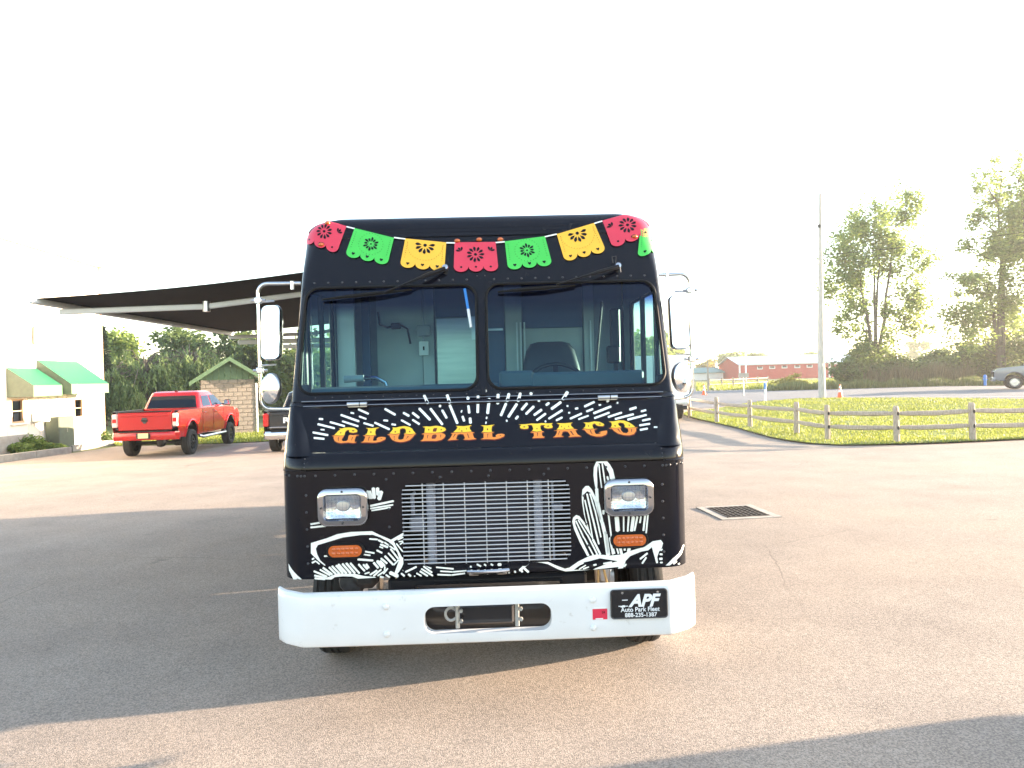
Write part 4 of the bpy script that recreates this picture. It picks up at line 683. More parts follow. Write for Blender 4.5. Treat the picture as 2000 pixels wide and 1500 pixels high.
sec = arc + [(x, 2.89+.004*(1-(x/1.0)**2)) for x in (-.8,-.5,0,.5,.8)] + [(-a, b) for a, b in arc[::-1]]
ys = [.86, 2.0, 4.0, YB]
mb.add([(a, y if j else (prof(min(b,2.89))+rcorner(2.7)*0+.05 if abs(a) < 1.14 else .84), b) for j, y in enumerate(ys) for a, b in sec], [(j*len(sec)+i, j*len(sec)+i+1, (j+1)*len(sec)+i+1, (j+1)*len(sec)+i) for j in range(3) for i in range(len(sec)-1)], True)
mb.build('roof', 'black_paint', truck)
mb = MB(); mapped(mb, [[(-HW,.55),(HW,.55),(HW,2.74)]+[(-a, b) for a, b in arc]+[(a, b) for a, b in arc[::-1]]], lambda a, b: (a, YB, b), smooth=False); mb.build('rear_panel', 'black_paint', truck)
mb = MB(); mb.box((0, 4.1, .78), (2.24, 6.9, .06)); mb.build('floor_deck', 'dark_steel', truck)
mb = MB()
for sg in (-1,1): mb.box((sg*.44, 3.75, .60), (.09, 7.2, .22), bev=.01)
mb.build('chassis_rail', 'dark_steel', truck)

# ---- boxes added under the floor to block the low sun
for x0, x1, y0_, y1_, z0_, z1_, nm in ((.55,1.10,1.36,2.75,.24,.74,'sun_block_front'),(.50,1.10,2.85,4.1,.24,.74,'sun_block_mid'),(-1.08,-.55,1.6,3.4,.28,.74,'sun_block_left'),(.55,1.08,4.2,5.0,.28,.74,'sun_block_aft'),(.55,1.08,6.2,7.4,.30,.74,'sun_block_rear')):
    mb = MB(); mb.box(((x0+x1)/2,(y0_+y1_)/2,(z0_+z1_)/2),(x1-x0,y1_-y0_,z1_-z0_), bev=.03); mb.build(nm, 'black_trim', truck)
# ---- front rivets (dome heads too small to pick apart singly)
def rivet_row(mb, pts, r=.008):
    for x, z in pts:
        y = yf(x, z); c = Vector((x, y-.001, z)); nrm = Vector((0, -1, (yf(x,z+.004)-yf(x,z-.004))/.008)).normalized(); u = Vector((1,0,0)); w = nrm.cross(u)
        V = [c + (u*math.cos(a)+w*math.sin(a))*r for a in [k*math.pi/3 for k in range(6)]] + [c + (u*math.cos(a)+w*math.sin(a))*r*.5 + nrm*.0055 for a in [k*math.pi/3 for k in range(6)]]
        mb.add(V, [(k, (k+1) % 6, 6+(k+1) % 6, 6+k) for k in range(6)] + [tuple(range(6,12))], True)
mb = MB()
rivet_row(mb, [(-1.06+k*.088, 2.447) for k in range(25)])
rivet_row(mb, [(-.85+k*.042, 2.768) for k in range(41)], .0045)
rivet_row(mb, [(sx, 1.79+k*.09) for k in range(8) for sx in (-.002,)], .005)
rivet_row(mb, [(sx, 2.47+k*.09) for k in range(3) for sx in (-.025,.025)], .005)
rivet_row(mb, [(-1.0+k*.1, 1.722) for k in range(21)], .005)
rivet_row(mb, [(-1.12,1.30),(-1.09,1.30),(-1.04,1.298),(-1.02,1.297),(-1.0,1.297)] + [(-.94+k*.108, 1.297) for k in range(18)] + [(1.0,1.297),(1.02,1.297),(1.04,1.298),(1.08,1.30),(1.12,1.30)])
rivet_row(mb, [(-.55,1.265),(-.25,1.268),(.02,1.268),(.33,1.268),(-.54,1.10),(-.54,1.0),(-.54,.90),(.55,1.14),(.56,.98),(.57,.86)] + [(sg*.995, 1.19-k*.095) for sg in (-1,1) for k in range(5)])
rivet_row(mb, [(sg*1.0, z) for sg in (-1,1) for z in (1.345,1.365,1.39)], .005)
tag(mb.build('rivets', 'rivet_paint', truck, sharp=70), kind='stuff')

# ---- decals: art, sunburst rays, lettering, paper banners
def decal(name, polys, m, off, parent=truck, fn=None, step=.03, holes_even=True, clip=None):
    mb = MB(); fn = fn or (lambda a, b: (a, yf(a, b)-off, b))
    for loops in polys:
        xs = [p[0] for p in loops[0]]; zs = [p[1] for p in loops[0]]; pts = []
        nx_, nz_ = int((max(xs)-min(xs))/step), int((max(zs)-min(zs))/step)
        for i in range(1, nx_+1):
            for j in range(1, nz_+1):
                q = (min(xs)+(max(xs)-min(xs))*i/(nx_+1), min(zs)+(max(zs)-min(zs))*j/(nz_+1))
                if inside(q, loops): pts.append(q)
        v, F = flat_sheet(loops, pts)
        if clip: F = [f for f in F if all(clip(*v[i]) for i in f)]
        mb.add([fn(*p) for p in v], F, True)
    return mb.build(name, m, parent, sharp=60)
mm = lambda lp: [(a*.001, b*.001) for a, b in lp]
okclip = lambda a, b: abs(a) < wtop(b)-.0005 and b < 2.893
for q in RAYS: decal('sunburst_ray', [[mm(q)]], 'white_decal', .0055 if max(p[1] for p in q) > 1676 else .002)
not_grille = lambda a, b: not inside((a, b), [grille_hole])
for p in ART_POLY: decal('desert_art', [[mm(p)]], 'white_decal', .0015, clip=lambda a, b: okclip(a, b) and not_grille(a, b), step=.012)
decal('rock_shade_art', [[mm(BLOB)]], 'black_paint', .0025)
for q in ART + BLOB_STROKES: decal('brush_stroke', [[mm(q)]], 'white_decal', .0035 if q in BLOB_STROKES else .002, clip=lambda a, b: okclip(a, b) and not_grille(a, b))
for ch, upper, lower in LETTERS:
    g = decal('painted_letter', [[mm(p) for p in lower]], 'letter_orange', .0040)
    decal('letter_top', [[mm(p) for p in upper]], 'letter_yellow', .0044, g)
    sh = lambda lp: [(a*.001+.0015, b*.001-.006) for a, b in lp]
    decal('letter_shadow', [[sh(lower[0])], [sh(upper[0])]], 'letter_edge', .002, g)
def bilin(q, u, v):
    (ax, az), (bx, bz), (cx, cz), (dx, dz) = q
    return ((ax*(1-u)+bx*u)*(1-v)+(dx*(1-u)+cx*u)*v, (az*(1-u)+bz*u)*(1-v)+(dz*(1-u)+cz*u)*v)
def petal(cx, cy, a, r0, r1, w, n=5):
    """teardrop from r0 to r1 in banner units, aspect corrected"""
    ca, sa = math.cos(a), math.sin(a); out = []
    for k in range(2*n):
        t = k/n if k < n else 2-k/n; sgn = 1 if k < n else -1
        rr = r0+(r1-r0)*t; ww = w*math.sin(math.pi*min(1, t*.92+.02))**.9*(.35+.65*t)*sgn
        out.append((cx+(ca*rr-sa*ww)*.78, cy+(sa*rr+ca*ww)))
    return out
def disc(cx, cy, r, n=6): return [(cx+.78*r*math.cos(2*math.pi*k/n), cy+r*math.sin(2*math.pi*k/n)) for k in range(n)]
def heart(cx, cy, s): return [(cx+.78*s*a, cy+s*b) for a, b in ((0,1),(-.6,.35),(-.95,-.2),(-.75,-.75),(-.3,-.8),(0,-.4),(.3,-.8),(.75,-.75),(.95,-.2),(.6,.35))]
for kind, q in FLAGS:
    q = [(a*.001, b*.001) for a, b in q]
    outl = [(0,0),(1,0),(1,.40),(1,.82)]
    for k in (2,1,0): outl += [(k/3+1/6+math.cos(R(a))/6, .82+.18*math.sin(R(a))) for a in (18,36,54,72,90,108,126,144,162)] + [(k/3, .82)]
    outl += [(0,.40)]
    poly = [bilin(q, *p) for p in outl]
    g = decal('paper_banner', [[poly]], 'flag_'+kind, .0115, step=.012, clip=okclip); 
    cut = []
    if kind == 'red':
        cut += [petal(.5,.42,2*math.pi*k/11,.10,.27,.055) for k in range(11)] + [disc(.5,.42,.05)]
        for cx, sg in ((.16,1),(.84,-1)): cut += [petal(cx,.32,R(a),.02,.17,.045) for a in ((200,240,280) if sg > 0 else (340,300,260))]
        cut += [disc(k/3+1/6,.84,.035) for k in range(3)]
    elif kind == 'green':
        cut += [petal(.5,.40,2*math.pi*k/12,.08,.25 if k % 2 else .21,.045) for k in range(12)] + [disc(.5,.40,.03)]
        cut += [disc(.5+.78*.37*math.cos(2*math.pi*k/26),.40+.37*math.sin(2*math.pi*k/26),.012,4) for k in range(26)]
    else:
        cut += [petal(.5,.17,R(-6+192*k/6),.11,.31,.065) for k in range(7)] + [disc(.5,.17,.06)]
        cut += [disc(.5+.78*.54*math.cos(R(180*k/20)),.15+.54*math.sin(R(180*k/20)),.012,4) for k in range(21)]
    if kind != 'red': cut += [heart(k/3+1/6,.85,.052) for k in range(3)] + [disc(u,.12+.075*k,.013,4) for u in (.07,.93) for k in range(8)]
    tag(decal('banner_cutwork', [[[bilin(q, *p) for p in c]] for c in cut], 'black_paint', .0135, g, clip=okclip), kind='stuff')
for x0, z0, x1, z1 in STRING:
    a, b = Vector((x0,0,z0))*.001, Vector((x1,0,z1))*.001; d = (b-a).normalized(); nn = Vector((-d.z,0,d.x))*.0045
    ps = [a+nn, b+nn, b-nn, a-nn]; decal('banner_string', [[[(p.x, p.z) for p in ps]]], 'white_decal', .0125)

# ---- grille
gr = empty('grille', (0,0,0), 0, truck)
def span_at(z):      # horizontal run of the opening at a height
    x0, x1, z0, z1 = GR; r = .055; e = 0
    if z < z0+r: e = r-math.sqrt(max(0, r*r-(z0+r-z)**2))
    if z > z1-r: e = r-math.sqrt(max(0, r*r-(z-z1+r)**2))
    return x0+e, x1-e
for k in range(20):
    z = .790+k*.0229; a, b = span_at(z); mb = MB(); mb.tube([(a-.004, -.002, z), (b+.004, -.002, z)], .0036, 6); mb.build('grille_bar', 'grille_steel', gr)
for k in range(7):
    x = -.352+k*.1175; mb = MB(); mb.tube([(x, .005, .775), (x, .005, 1.245)], .0031, 6); mb.build('grille_rod', 'grille_steel', gr)
mb = MB(); mb.box((.03,.16,1.0), (.66,.05,.50)); rad = mb.build('radiator_core', 'radiator', truck)
mb = MB()
for k in range(46): mb.box((.03,.133,.77+k*.0103), (.60,.006,.0035))
tag(mb.build('cooling_fin', 'fin_grey', rad), kind='stuff')
for x in (-.315,.30):
    mb = MB(); mb.box((x,.12,1.0), (.05,.05,.48), bev=.008)
    for k in range(9): mb.tube([(x, .095, .80+k*.05), (x, .08, .80+k*.05)], .012, 6)
    mb.build('radiator_strut', 'plastic_pale', rad)
mb = MB(); mb.box((.385,.14,.98),(.012,.03,.46)); mb.box((.41,.13,1.06),(.06,.05,.03)); mb.build('bracket', 'plastic_pale', rad)
mb = MB(); mb.box((-.40,.16,.98),(.09,.06,.09), bev=.01); mb.tube([(-.42,.13,1.04),(-.42,.10,1.16),(-.40,.10,1.17)], .012, 6); mb.build('horn', 'plastic_pale', rad)
mb = MB(); mb.box((0,.42,1.0),(2.2,.02,.56)); mb.build('engine_bay_wall', 'black_trim', truck)
# hood pull handle
mb = MB(); mb.tube([(-.10,-.004,.732),(-.105,-.035,.742),(-.05,-.045,.742),(.06,-.045,.745),(.115,-.035,.745),(.11,-.004,.735)], .013, 8); mb.box((-.075,-.02,.727),(.06,.04,.018), bev=.005); mb.box((.08,-.02,.729),(.06,.04,.018), bev=.005); mb.build('pull_handle', 'chrome', truck)
# hood hinges
for x in (-.742, .736):
    mb = MB(); y = yf(x,1.678)-.016; mb.tube([(x-.058,y,1.681),(x+.058,y,1.681)], .0135, 10); mb.box((x,y+.012,1.672),(.11,.008,.016)); h = mb.build('hood_hinge', 'steel', truck)
    mb = MB(); mb.tube([(x+.012,y,1.681),(x+.018,y,1.681)], .0142, 10); mb.build('hinge_joint', 'dark_steel', h)

# ---- headlights and turn lamps
for x, z in ((-.790,1.122),(.801,1.126)):
    hl = empty('headlight', (x, -.004, z), 0, truck)
    prev = None; mb = MB(); rings = []
    for w, h, r, y in ((.140,.106,.055,0),(.140,.106,.055,-.020),(.136,.102,.053,-.030),(.128,.094,.048,-.034),(.104,.073,.025,-.036),(.098,.067,.02,-.026),(.096,.065,.018,-.014)):
        rings.append([(a, y, b) for a, b in rrect(-w, w, -h, h, r, 5)])
    n = len(rings[0])
    for A, B in zip(rings, rings[1:]): mb.add(A+B, [(i, (i+1) % n, n+(i+1) % n, n+i) for i in range(n)], True)
    mb.build('bezel', 'bezel_chrome', hl, sharp=50)
    mb = MB()
    for sx, sz in ((0,.088),(0,-.088),(-.116,0),(.116,0)): mb.tube([(sx,-.036,sz),(sx,-.041,sz)], .006, 8)
    mb.build('bezel_screw', 'dark_steel', hl)
    mb = MB(); V = []; F = []; ng = 14
    for i in range(ng+1):
        for j in range(ng+1):
            a, b = -.094+.188*i/ng, -.063+.126*j/ng; V.append((a, -.019+.019*(1-min(1,(a/.1)**2*.75+(b/.07)**2*.75)), b))
    for i in range(ng):
        for j in range(ng): F.append((i*(ng+1)+j, (i+1)*(ng+1)+j, (i+1)*(ng+1)+j+1, i*(ng+1)+j+1))
    mb.add(V, F, True); mb.build('reflector', 'lamp_reflector', hl, sharp=80)
    mb = MB(); mb.lathe([(.026,.0),(.030,.006),(.026,.012),(0,.014)], 16, Matrix.Translation((0,.002,.004)) @ Matrix.Rotation(R(90),4,'X'), squash=(1.3,1)); mb.build('bulb_shield', 'steel', hl)
    mb = MB(); mapped(mb, [rrect(-.096,.096,-.065,.065,.018)], lambda a, b: (a, -.024-.010*(1-(a/.096)**2)*(1-(b/.065)**2), b), grid_pts(-.09,.09,-.06,.06,8,6)); mb.build('lens', 'lamp_lens', hl, sharp=80)
    mb = MB(); 
    for k in range(9): mb.box((-.08+.02*k, -.022, 0), (.0025,.003,.10))
    for k in (-1,0,1): mb.box((0,-.022,.03*k),(.18,.003,.002))
    mb.build('lens_rib', 'lamp_lens', hl)
for x, z in ((-.786,.876),(.801,.884)):
    tl = empty('turn_lamp', (x, 0, z), 0, truck)
    mb = MB(); rings = [[(a, y, b) for a, b in rrect(-w, w, -h, h, h*.98, 7)] for w, h, y in ((.108,.046,0),(.108,.046,-.008),(.102,.040,-.014),(.092,.031,-.013))]; n = len(rings[0])
    for A, B in zip(rings, rings[1:]): mb.add(A+B, [(i, (i+1) % n, n+(i+1) % n, n+i) for i in range(n)], True)
    mb.build('grommet', 'rubber', tl, sharp=50)
    mb = MB(); mapped(mb, [rrect(-.092,.092,-.032,.032,.031)], lambda a, b: (a, -.014-.006*(1-(a/.1)**2), b), grid_pts(-.08,.08,-.02,.02,8,4)); mb.build('amber_lens', 'amber', tl, sharp=80)
    mb = MB()
    for i in range(6):
        for j in (-1,1): mb.lathe([(.0105,0),(.0085,.003),(.004,.0045),(0,.0048)], 8, Matrix.Translation((-.062+.0248*i, -.0195, .012*j)) @ Matrix.Rotation(R(90),4,'X'))
    mb.build('lens_dot', 'amber', tl, sharp=80)
for x, z in ((-.149,2.712),(-.006,2.718),(.132,2.716),(-1.03,2.706),(1.014,2.714),(-1.00,2.86),):
    mb = MB(); mb.lathe([(.018,0),(.017,.010),(.011,.020),(0,.024)], 12, Matrix.Translation((x, yf(x,z)-.006, z)) @ Matrix.Rotation(R(90),4,'X'), squash=(1.1,.8)); cl = mb.build('clearance_lamp', 'amber', truck)
    mb = MB(); mb.lathe([(.021,0),(.021,.006),(.017,.008)], 12, Matrix.Translation((x, yf(x,z)-.004, z)) @ Matrix.Rotation(R(90),4,'X'), squash=(1.1,.8)); mb.build('lamp_base', 'black_trim', cl)

# ---- bumper
bp = empty('bumper', (0,0,0), 0, truck)
def bump_xy(s):      # plan curve of the bumper face, s = lateral position
    a = abs(s); y = -.235 + .012*(a/1.0)**2
    if a > .98: y += .62*(a-.98) + 1.5*max(0, a-1.09)**1.3
    return y
hole = rrect(-.335,.335,.475,.618,.055)
BZ0, BZ1 = .412, .697
mb = MB()
loop = [(x, BZ0) for x in [-1.148+.082*k for k in range(29)]] + [(1.148, BZ1)] + [(x, BZ1) for x in [1.148-.082*k for k in range(1, 28)]] + [(-1.148, BZ1)]
loop = [(max(-1.148, min(1.148, a)), b) for a, b in loop]
pts = [(x, z) for x in [-1.14+.03*k for k in range(77)] for z in (BZ0+.012, BZ0+.03,.50,.60,BZ1-.03,BZ1-.012) if abs(x) < 1.147 and not inside((x, z), [hole])]
def bface(a, b):
    e = max(0, b-(BZ1-.03), (BZ0+.03)-b); return (a, bump_xy(a) + (.03-math.sqrt(max(0,.0009-e*e)) if e > 0 else 0), b)
mapped(mb, [loop, hole], bface, pts)
for zt, dz in ((BZ1, 0), (BZ0, 0)):   # top and bottom returns
    A = [(x, bump_xy(x)+.03, zt) for x in [-1.148+.028*k for k in range(83)]]; B = [(a, b+(.028 if zt == BZ1 else .10), c) for a, b, c in A]; n = len(A)
    mb.add(A+B, [(i, i+1, n+i+1, n+i) for i in range(n-1)], True)
nh = len(hole); A = [Vector(bface(*p)) for p in hole]; mb.add(A+[a+Vector((0,.06,0)) for a in A], [(i, (i+1) % nh, nh+(i+1) % nh, nh+i) for i in range(nh)], True)
mb.build('bumper_shell', 'white_paint', bp, sharp=42)
for x, z in ((-.535,.628),(-.535,.482),(.555,.625),(.555,.478)):
    mb = MB(); mb.lathe([(.018,0),(.017,.005),(.011,.010),(0,.012)], 14, Matrix.Translation((x, bump_xy(x), z)) @ Matrix.Rotation(R(90),4,'X')); mb.build('carriage_bolt', 'white_paint', bp, sharp=70)
mb = MB(); mb.box((0,-.02,.545),(.80,.02,.26)); mb.build('slot_backing', 'plate_black', bp)
mb = MB(); mb.box((-.01,-.10,.535),(.30,.07,.11), bev=.012); mb.build('tow_receiver', 'plate_black', bp)
for x in (-.165,.155):
    mb = MB(); mb.box((x,-.165,.545),(.022,.02,.135), bev=.003); pl = mb.build('tow_plate', 'dull_zinc', bp)
    mb = MB(); mb.tube([(x+.02,-.17,.575),(x+.02,-.19,.575)], .010, 6); mb.tube([(x+.02,-.17,.52),(x+.02,-.19,.52)], .010, 6); tag(mb.build('plate_bolts', 'dull_zinc', pl), kind='stuff')
    if x > 0: continue
    mb = MB(); mb.tube([(x-.035+.03*math.cos(R(a)), -.15, .55+.034*math.sin(R(a))) for a in range(40,330,20)], .008, 6); mb.tube([(x,-.18,.60),(x,-.18,.50)], .006, 6); mb.build('tow_ring', 'dull_zinc', pl)
# licence plate and inspection sticker
PX, PZ = .800, .5985
pb = empty('licence_plate', (PX, bump_xy(PX)-.012, PZ), -.012, bp)
mb = MB(); mapped(mb, [rrect(-.152,.152,-.078,.078,.018)], lambda a, b: (a, 0, b), thick=(0,.004,0), smooth=False); mb.build('plate', 'plate_black', pb)
mb = MB(); pts = [(a, -.001, b) for a, b in rrect(-.149,.149,-.075,.075,.016)]; mb.tube(pts+[pts[0]], .0035, 6, caps=False); mb.build('plate_rim', 'dark_steel', pb)
for x, z in ((-.088,.060),(.100,.060)):
    mb = MB(); mb.lathe([(.008,0),(.0065,.003),(0,.004)], 10, Matrix.Translation((x,-.001,z)) @ Matrix.Rotation(R(90),4,'X')); mb.build('plate_bolt', 'chrome', pb)
text_mesh('plate_lettering', 'APF', .088, 'plate_white', pb, Matrix.Translation((.022,-.0022,-.012)), shear=.32, offset=.0035, sx=1.0)
mb = MB(); mb.box((-.075,-.002,.022),(.03,.002,.004)); mb.box((-.085,-.002,-.010),(.05,.002,.004)); mb.quad((-.10,-.0026,-.016),(-.088,-.0026,-.005),(-.075,-.0026,-.005),(-.075,-.0026,-.016)); mb.build('speed_mark', 'plate_white', pb)
text_mesh('plate_name', 'Auto Park Fleet', .0335, 'plate_white', pb, Matrix.Translation((.005,-.0022,-.040)), offset=.0004, sx=.96)
text_mesh('plate_number', '888-235-1387', .030, 'plate_white', pb, Matrix.Translation((.008,-.0022,-.068)), offset=.0004, sx=1.0)
mb = MB(); mb.box((.592,bump_xy(.592)-.001,.548),(.078,.002,.056)); st = mb.build('inspection_sticker', 'sticker_red', bp)
mb = MB(); mb.box((.592,bump_xy(.592)-.0022,.582),(.062,.001,.008)); mb.box((.588,bump_xy(.592)-.0024,.524),(.040,.001,.006)); mb.build('sticker_print', 'plate_white', st)
text_mesh('sticker_year', '24', .018, 'plate_black', st, Matrix.Translation((.610,bump_xy(.592)-.0030,.552)), extrude=.0003)

# ---- running gear under the nose
for sg in (-1,1):
    wh = empty('wheel', (sg*1.015,.88,.385), 0, truck)
    Mx = Matrix.Rotation(R(90), 4, 'Y')
    mb = MB(); mb.lathe([(.25,-.095),(.33,-.105),(.372,-.095),(.384,-.07),(.377,-.062),(.377,-.052),(.386,-.048),(.386,-.02),(.378,-.016),(.378,-.006),(.386,0),(.386,.02),(.378,.026),(.378,.036),(.386,.04),(.384,.07),(.372,.095),(.33,.105),(.25,.095)], 40, Mx); mb.build('tyre', 'tyre_rubber', wh, sharp=30)
    mb = MB(); mb.lathe([(.25,.09),(.235,.07),(.225,.0),(.16,-.02),(.10,.03),(.07,.05),(.0,.05)] if sg > 0 else [(.25,-.09),(.235,-.07),(.225,0),(.16,.02),(.10,-.03),(.07,-.05),(0,-.05)], 28, Mx); mb.build('rim', 'alu_white', wh)
mb = MB(); mb.box((0,.76,.36),(1.7,.11,.12), bev=.02); mb.build('front_axle', 'dark_steel', truck)
for sg in (-1,1):
    mb = MB()
    for k in range(4): mb.box((sg*.44,.76,.50-.018*k),(.075,1.15-.2*k,.016))
    mb.build('leaf_spring', 'dark_steel', truck)
    mb = MB(); mb.lathe([(.15,0),(.15,.03),(.11,.04),(.10,.09),(.05,.10),(0,.10)], 20, Matrix.Translation((sg*.80,.70,.50)) @ Matrix.Rotation(R(90)*-sg,4,'Y')); mb.box((sg*.74,.58,.56),(.09,.07,.16), bev=.02); mb.build('brake_hub', 'steel', truck)
mb = MB(); mb.box((0,.06,.64),(1.12,.09,.13), bev=.015)
for k in range(7): mb.box((.06,.012,.60+k*.014),(.72,.01,.005))
mb.build('front_crossmember', 'black_trim', truck)
mb = MB(); mb.box((-.72,.22,.66),(.16,.10,.12), bev=.04); mb.lathe([(0,-.05),(.07,-.04),(.085,0),(.07,.04),(0,.05)], 14, Matrix.Translation((-.80,.25,.64)) @ Matrix.Rotation(R(80),4,'X')); mb.build('steering_box', 'dark_steel', truck)
mb = MB(); mb.tube([(.625,.02,.72),(.63,.10,.55)], .007, 6); mb.tube([(.655,.02,.72),(.70,.12,.55)], .008, 6); mb.tube([(-.515,.02,.73),(-.515,.12,.5)], .006, 6); mb.build('stay_rod', 'brass', truck)
for sg in (-1,1):
    mb = MB(); V = []; F = []
    for j, x in enumerate((.70,1.13)):
        for k in range(13): a = R(118*k/12); V.append((sg*x, .88+.47*math.cos(a), .50+.47*math.sin(a)))
    mb.add(V, [(k, k+1, 13+k+1, 13+k) for k in range(12)], True); mb.build('wheel_well', 'black_trim', truck)
    rw = empty('wheel', (sg*.93,5.6,.385), 0, truck); mb = MB(); mb.lathe([(.25,-.10),(.37,-.10),(.386,-.07),(.386,.07),(.37,.10),(.25,.10)], 32, Matrix.Rotation(R(90),4,'Y')); mb.build('tyre', 'tyre_rubber', rw)

# ---- wipers
for (hx, hz), (jx, jz), (b0, b1) in (((-.227,2.520),(-.62,2.365),((-1.00,2.335),(-.44,2.385))), ((.885,2.505),(.48,2.395),((.105,2.358),(.60,2.388)))):
    wp = empty('wiper', (0,0,0), 0, truck)
    S = lambda x, z, o=.03: (x, prof(z)-o, z)
    mb = MB(); mb.lathe([(.024,0),(.026,.02),(.018,.035),(0,.04)], 14, Matrix.Translation(S(hx,hz,.0)) @ Matrix.Rotation(R(70),4,'X')); mb.build('pivot_cap', 'chrome', wp)
    mb = MB(); mid = ((hx*.5+jx*.5), (hz*.5+jz*.5)); mb.tube([S(hx,hz,.035), S(hx+(mid[0]-hx)*.6,hz+(mid[1]-hz)*.6,.055), S(*mid,.052), S(jx,jz,.030)], [.015,.014,.008,.006], 8); mb.build('wiper_arm', 'black_trim', wp)
    mb = MB(); mb.tube([S(*b0,.014), S(b0[0]*.7+b1[0]*.3,b0[1]*.7+b1[1]*.3,.026), S(b0[0]*.4+b1[0]*.6,b0[1]*.4+b1[1]*.6,.028), S(*b1,.014)], [.005,.013,.014,.006], 6)
    mb.tube([S(*b0,.008), S(*b1,.008)], .006, 5); mb.build('wiper_blade', 'rubber', wp)
mb = MB(); mb.tube([(.852,prof(2.52)-.03,2.53),(.845,prof(2.55)-.05,2.57),(.872,prof(2.57)-.05,2.575),(.868,prof(2.53)-.03,2.53)], .003, 5); mb.tube([(.89,prof(2.5)-.05,2.50),(.893,prof(2.47)-.05,2.465)], .004, 5); mb.build('washer_hose', 'dark_steel', truck)

# ---- mirrors on tubular arms
for sg in (-1,1):
    mr = empty('mirror_assembly', (0,0,0), 0, truck)
    X0, X1 = 1.14, (1.405 if sg < 0 else 1.335); y0 = .56; z0, z1 = 1.655, 2.445
    def arcp(cx, cz, a0, a1, r=.06): return [(sg*(cx+r*math.cos(R(a0+(a1-a0)*k/6))), y0, cz+r*math.sin(R(a0+(a1-a0)*k/6))) for k in range(7)]
    mb = MB(); mb.tube([(sg*X0,y0+.02,z1)] + arcp(X1-.06,z1-.06,90,0) + arcp(X1-.06,z0+.06,0,-90) + [(sg*(X0-.01),y0-.16,z0)], .0115, 10); mb.build('mirror_arm', 'chrome', mr)
    mb = MB()
    for z in (2.34,1.90): mb = MB(); mb.box((sg*X1,y0,z),(.045,.034,.04), bev=.006); mb.tube([(sg*(X1-.045),y0,z),(sg*(X1+.045),y0,z)], .009, 6); mb.build('arm_clamp', 'steel', mr)
    mb = MB(); mb.tube([(sg*1.19,y0,z1-.04),(sg*1.19,y0,z1+.012)], .012, 8); mb.build('pivot_bolt', 'steel', mr); mb = MB()
    mb.tube([(sg*X1,y0,2.33),(sg*(X1-.1),y0,2.335)], .006, 6); mb.build('mirror_stay', 'steel', mr); mb = MB(); mb.tube([(sg*X1,y0,1.93),(sg*(X1-.1),y0,1.935)], .006, 6); mb.build('mirror_stay', 'steel', mr)
    hd = empty('flat_mirror', (sg*(X1-.083),y0-.02,2.135), 0, mr)
    lpz = rrect(-.060,.060,-.172,.172,.036); n = len(lpz)
    rings = [[(a*s_, y, b*(1+(s_-1)*.35)) for a, b in lpz] for s_, y in ((1.0,-.02),(1.04,-.010),(1.04,.012),(.9,.05),(.6,.065))]
    mb = MB()
    for A, B in zip(rings, rings[1:]): mb.add(A+B, [(i, (i+1) % n, n+(i+1) % n, n+i) for i in range(n)], True)
    mb.add(rings[-1], [tuple(range(n))]); mb.build('mirror_shell', 'chrome', hd, sharp=50)
    for o in (hd,): o.rotation_euler = (R(-6), 0, R(5)*sg)
    mb = MB(); mapped(mb, [[(a*.95, b*.98) for a, b in lpz]], lambda a, b: (a, -.0225, b), smooth=False); mb.build('mirror_face', 'mirror_glass', hd)
    rd = empty('convex_mirror', (sg*(X1-.075),y0-.05,1.785), 0, mr); rd.rotation_euler = (R(-4), 0, R(38)*sg)
    Mr = Matrix.Rotation(R(90),4,'X')
    mb = MB(); mb.lathe([(.092,.010),(.098,0),(.096,-.012),(.07,-.035),(.03,-.05),(0,-.052)], 28, Mr); mb.tube([(0,.05,0),(sg*.04,.06,.05),(sg*.08,.05,.08)], .006, 6); mb.build('mirror_shell', 'steel', rd, sharp=60)
    mb = MB(); mb.lathe([(.092,.010),(.07,.022),(.045,.030),(.02,.034),(0,.035)], 28, Mr); mb.build('mirror_face', 'mirror_glass', rd, sharp=80)

# ---- cab interior
mb = MB(); mb.prism([(.30,1.66),(.34,1.722),(.74,1.735),(.80,1.70),(.80,1.30),(.46,1.30),(.46,1.6)], .10, 1.06, 'x'); mb.build('dashboard', 'cab_dark', truck)
mb = MB(); mb.prism([(.40,1.70),(.46,1.772),(.66,1.782),(.72,1.75),(.72,1.40),(.46,1.40)], -1.06, .09, 'x'); mb.build('dash_shelf', 'cab_dark', truck)
mb = MB(); mb.box((.57,.66,1.79),(.92,.18,.10), bev=.015); mb.box((.21,.64,1.80),(.22,.16,.11), bev=.015); mb.build('instrument_hood', 'cab_dark', truck)
sw = empty('steering_wheel', (.50,.94,1.70), 0, truck); sw.rotation_euler = (R(62),0,0)
mb = MB(); mb.tube([(.225*math.cos(2*math.pi*k/28), .225*math.sin(2*math.pi*k/28), 0) for k in range(29)], .015, 8, caps=False); mb.build('wheel_rim', 'black_trim', sw)
mb = MB()
for a in (90,210,330): mb.box((.11*math.cos(R(a)), .11*math.sin(R(a)), -.01), (.20,.035,.012), Matrix.Rotation(R(a),3,'Z'))
mb.lathe([(.06,-.03),(.06,.02),(.03,.03),(0,.03)], 16); mb.build('wheel_spoke', 'black_trim', sw)
ds = empty('driver_seat', (.50,1.38,.075), 0, truck)
mb = MB(); rings = []
for w, y, z in ((.20,.02,1.30),(.235,.0,1.40),(.235,-.01,1.62),(.215,.02,1.80),(.185,.05,1.93),(.15,.07,1.985),(.10,.09,2.0)): rings.append([(a, y+b, z) for a, b in rrect(-w, w, -.06 if z < 1.9 else -.045, .06 if z < 1.9 else .045, .04, 4)])
n = len(rings[0])
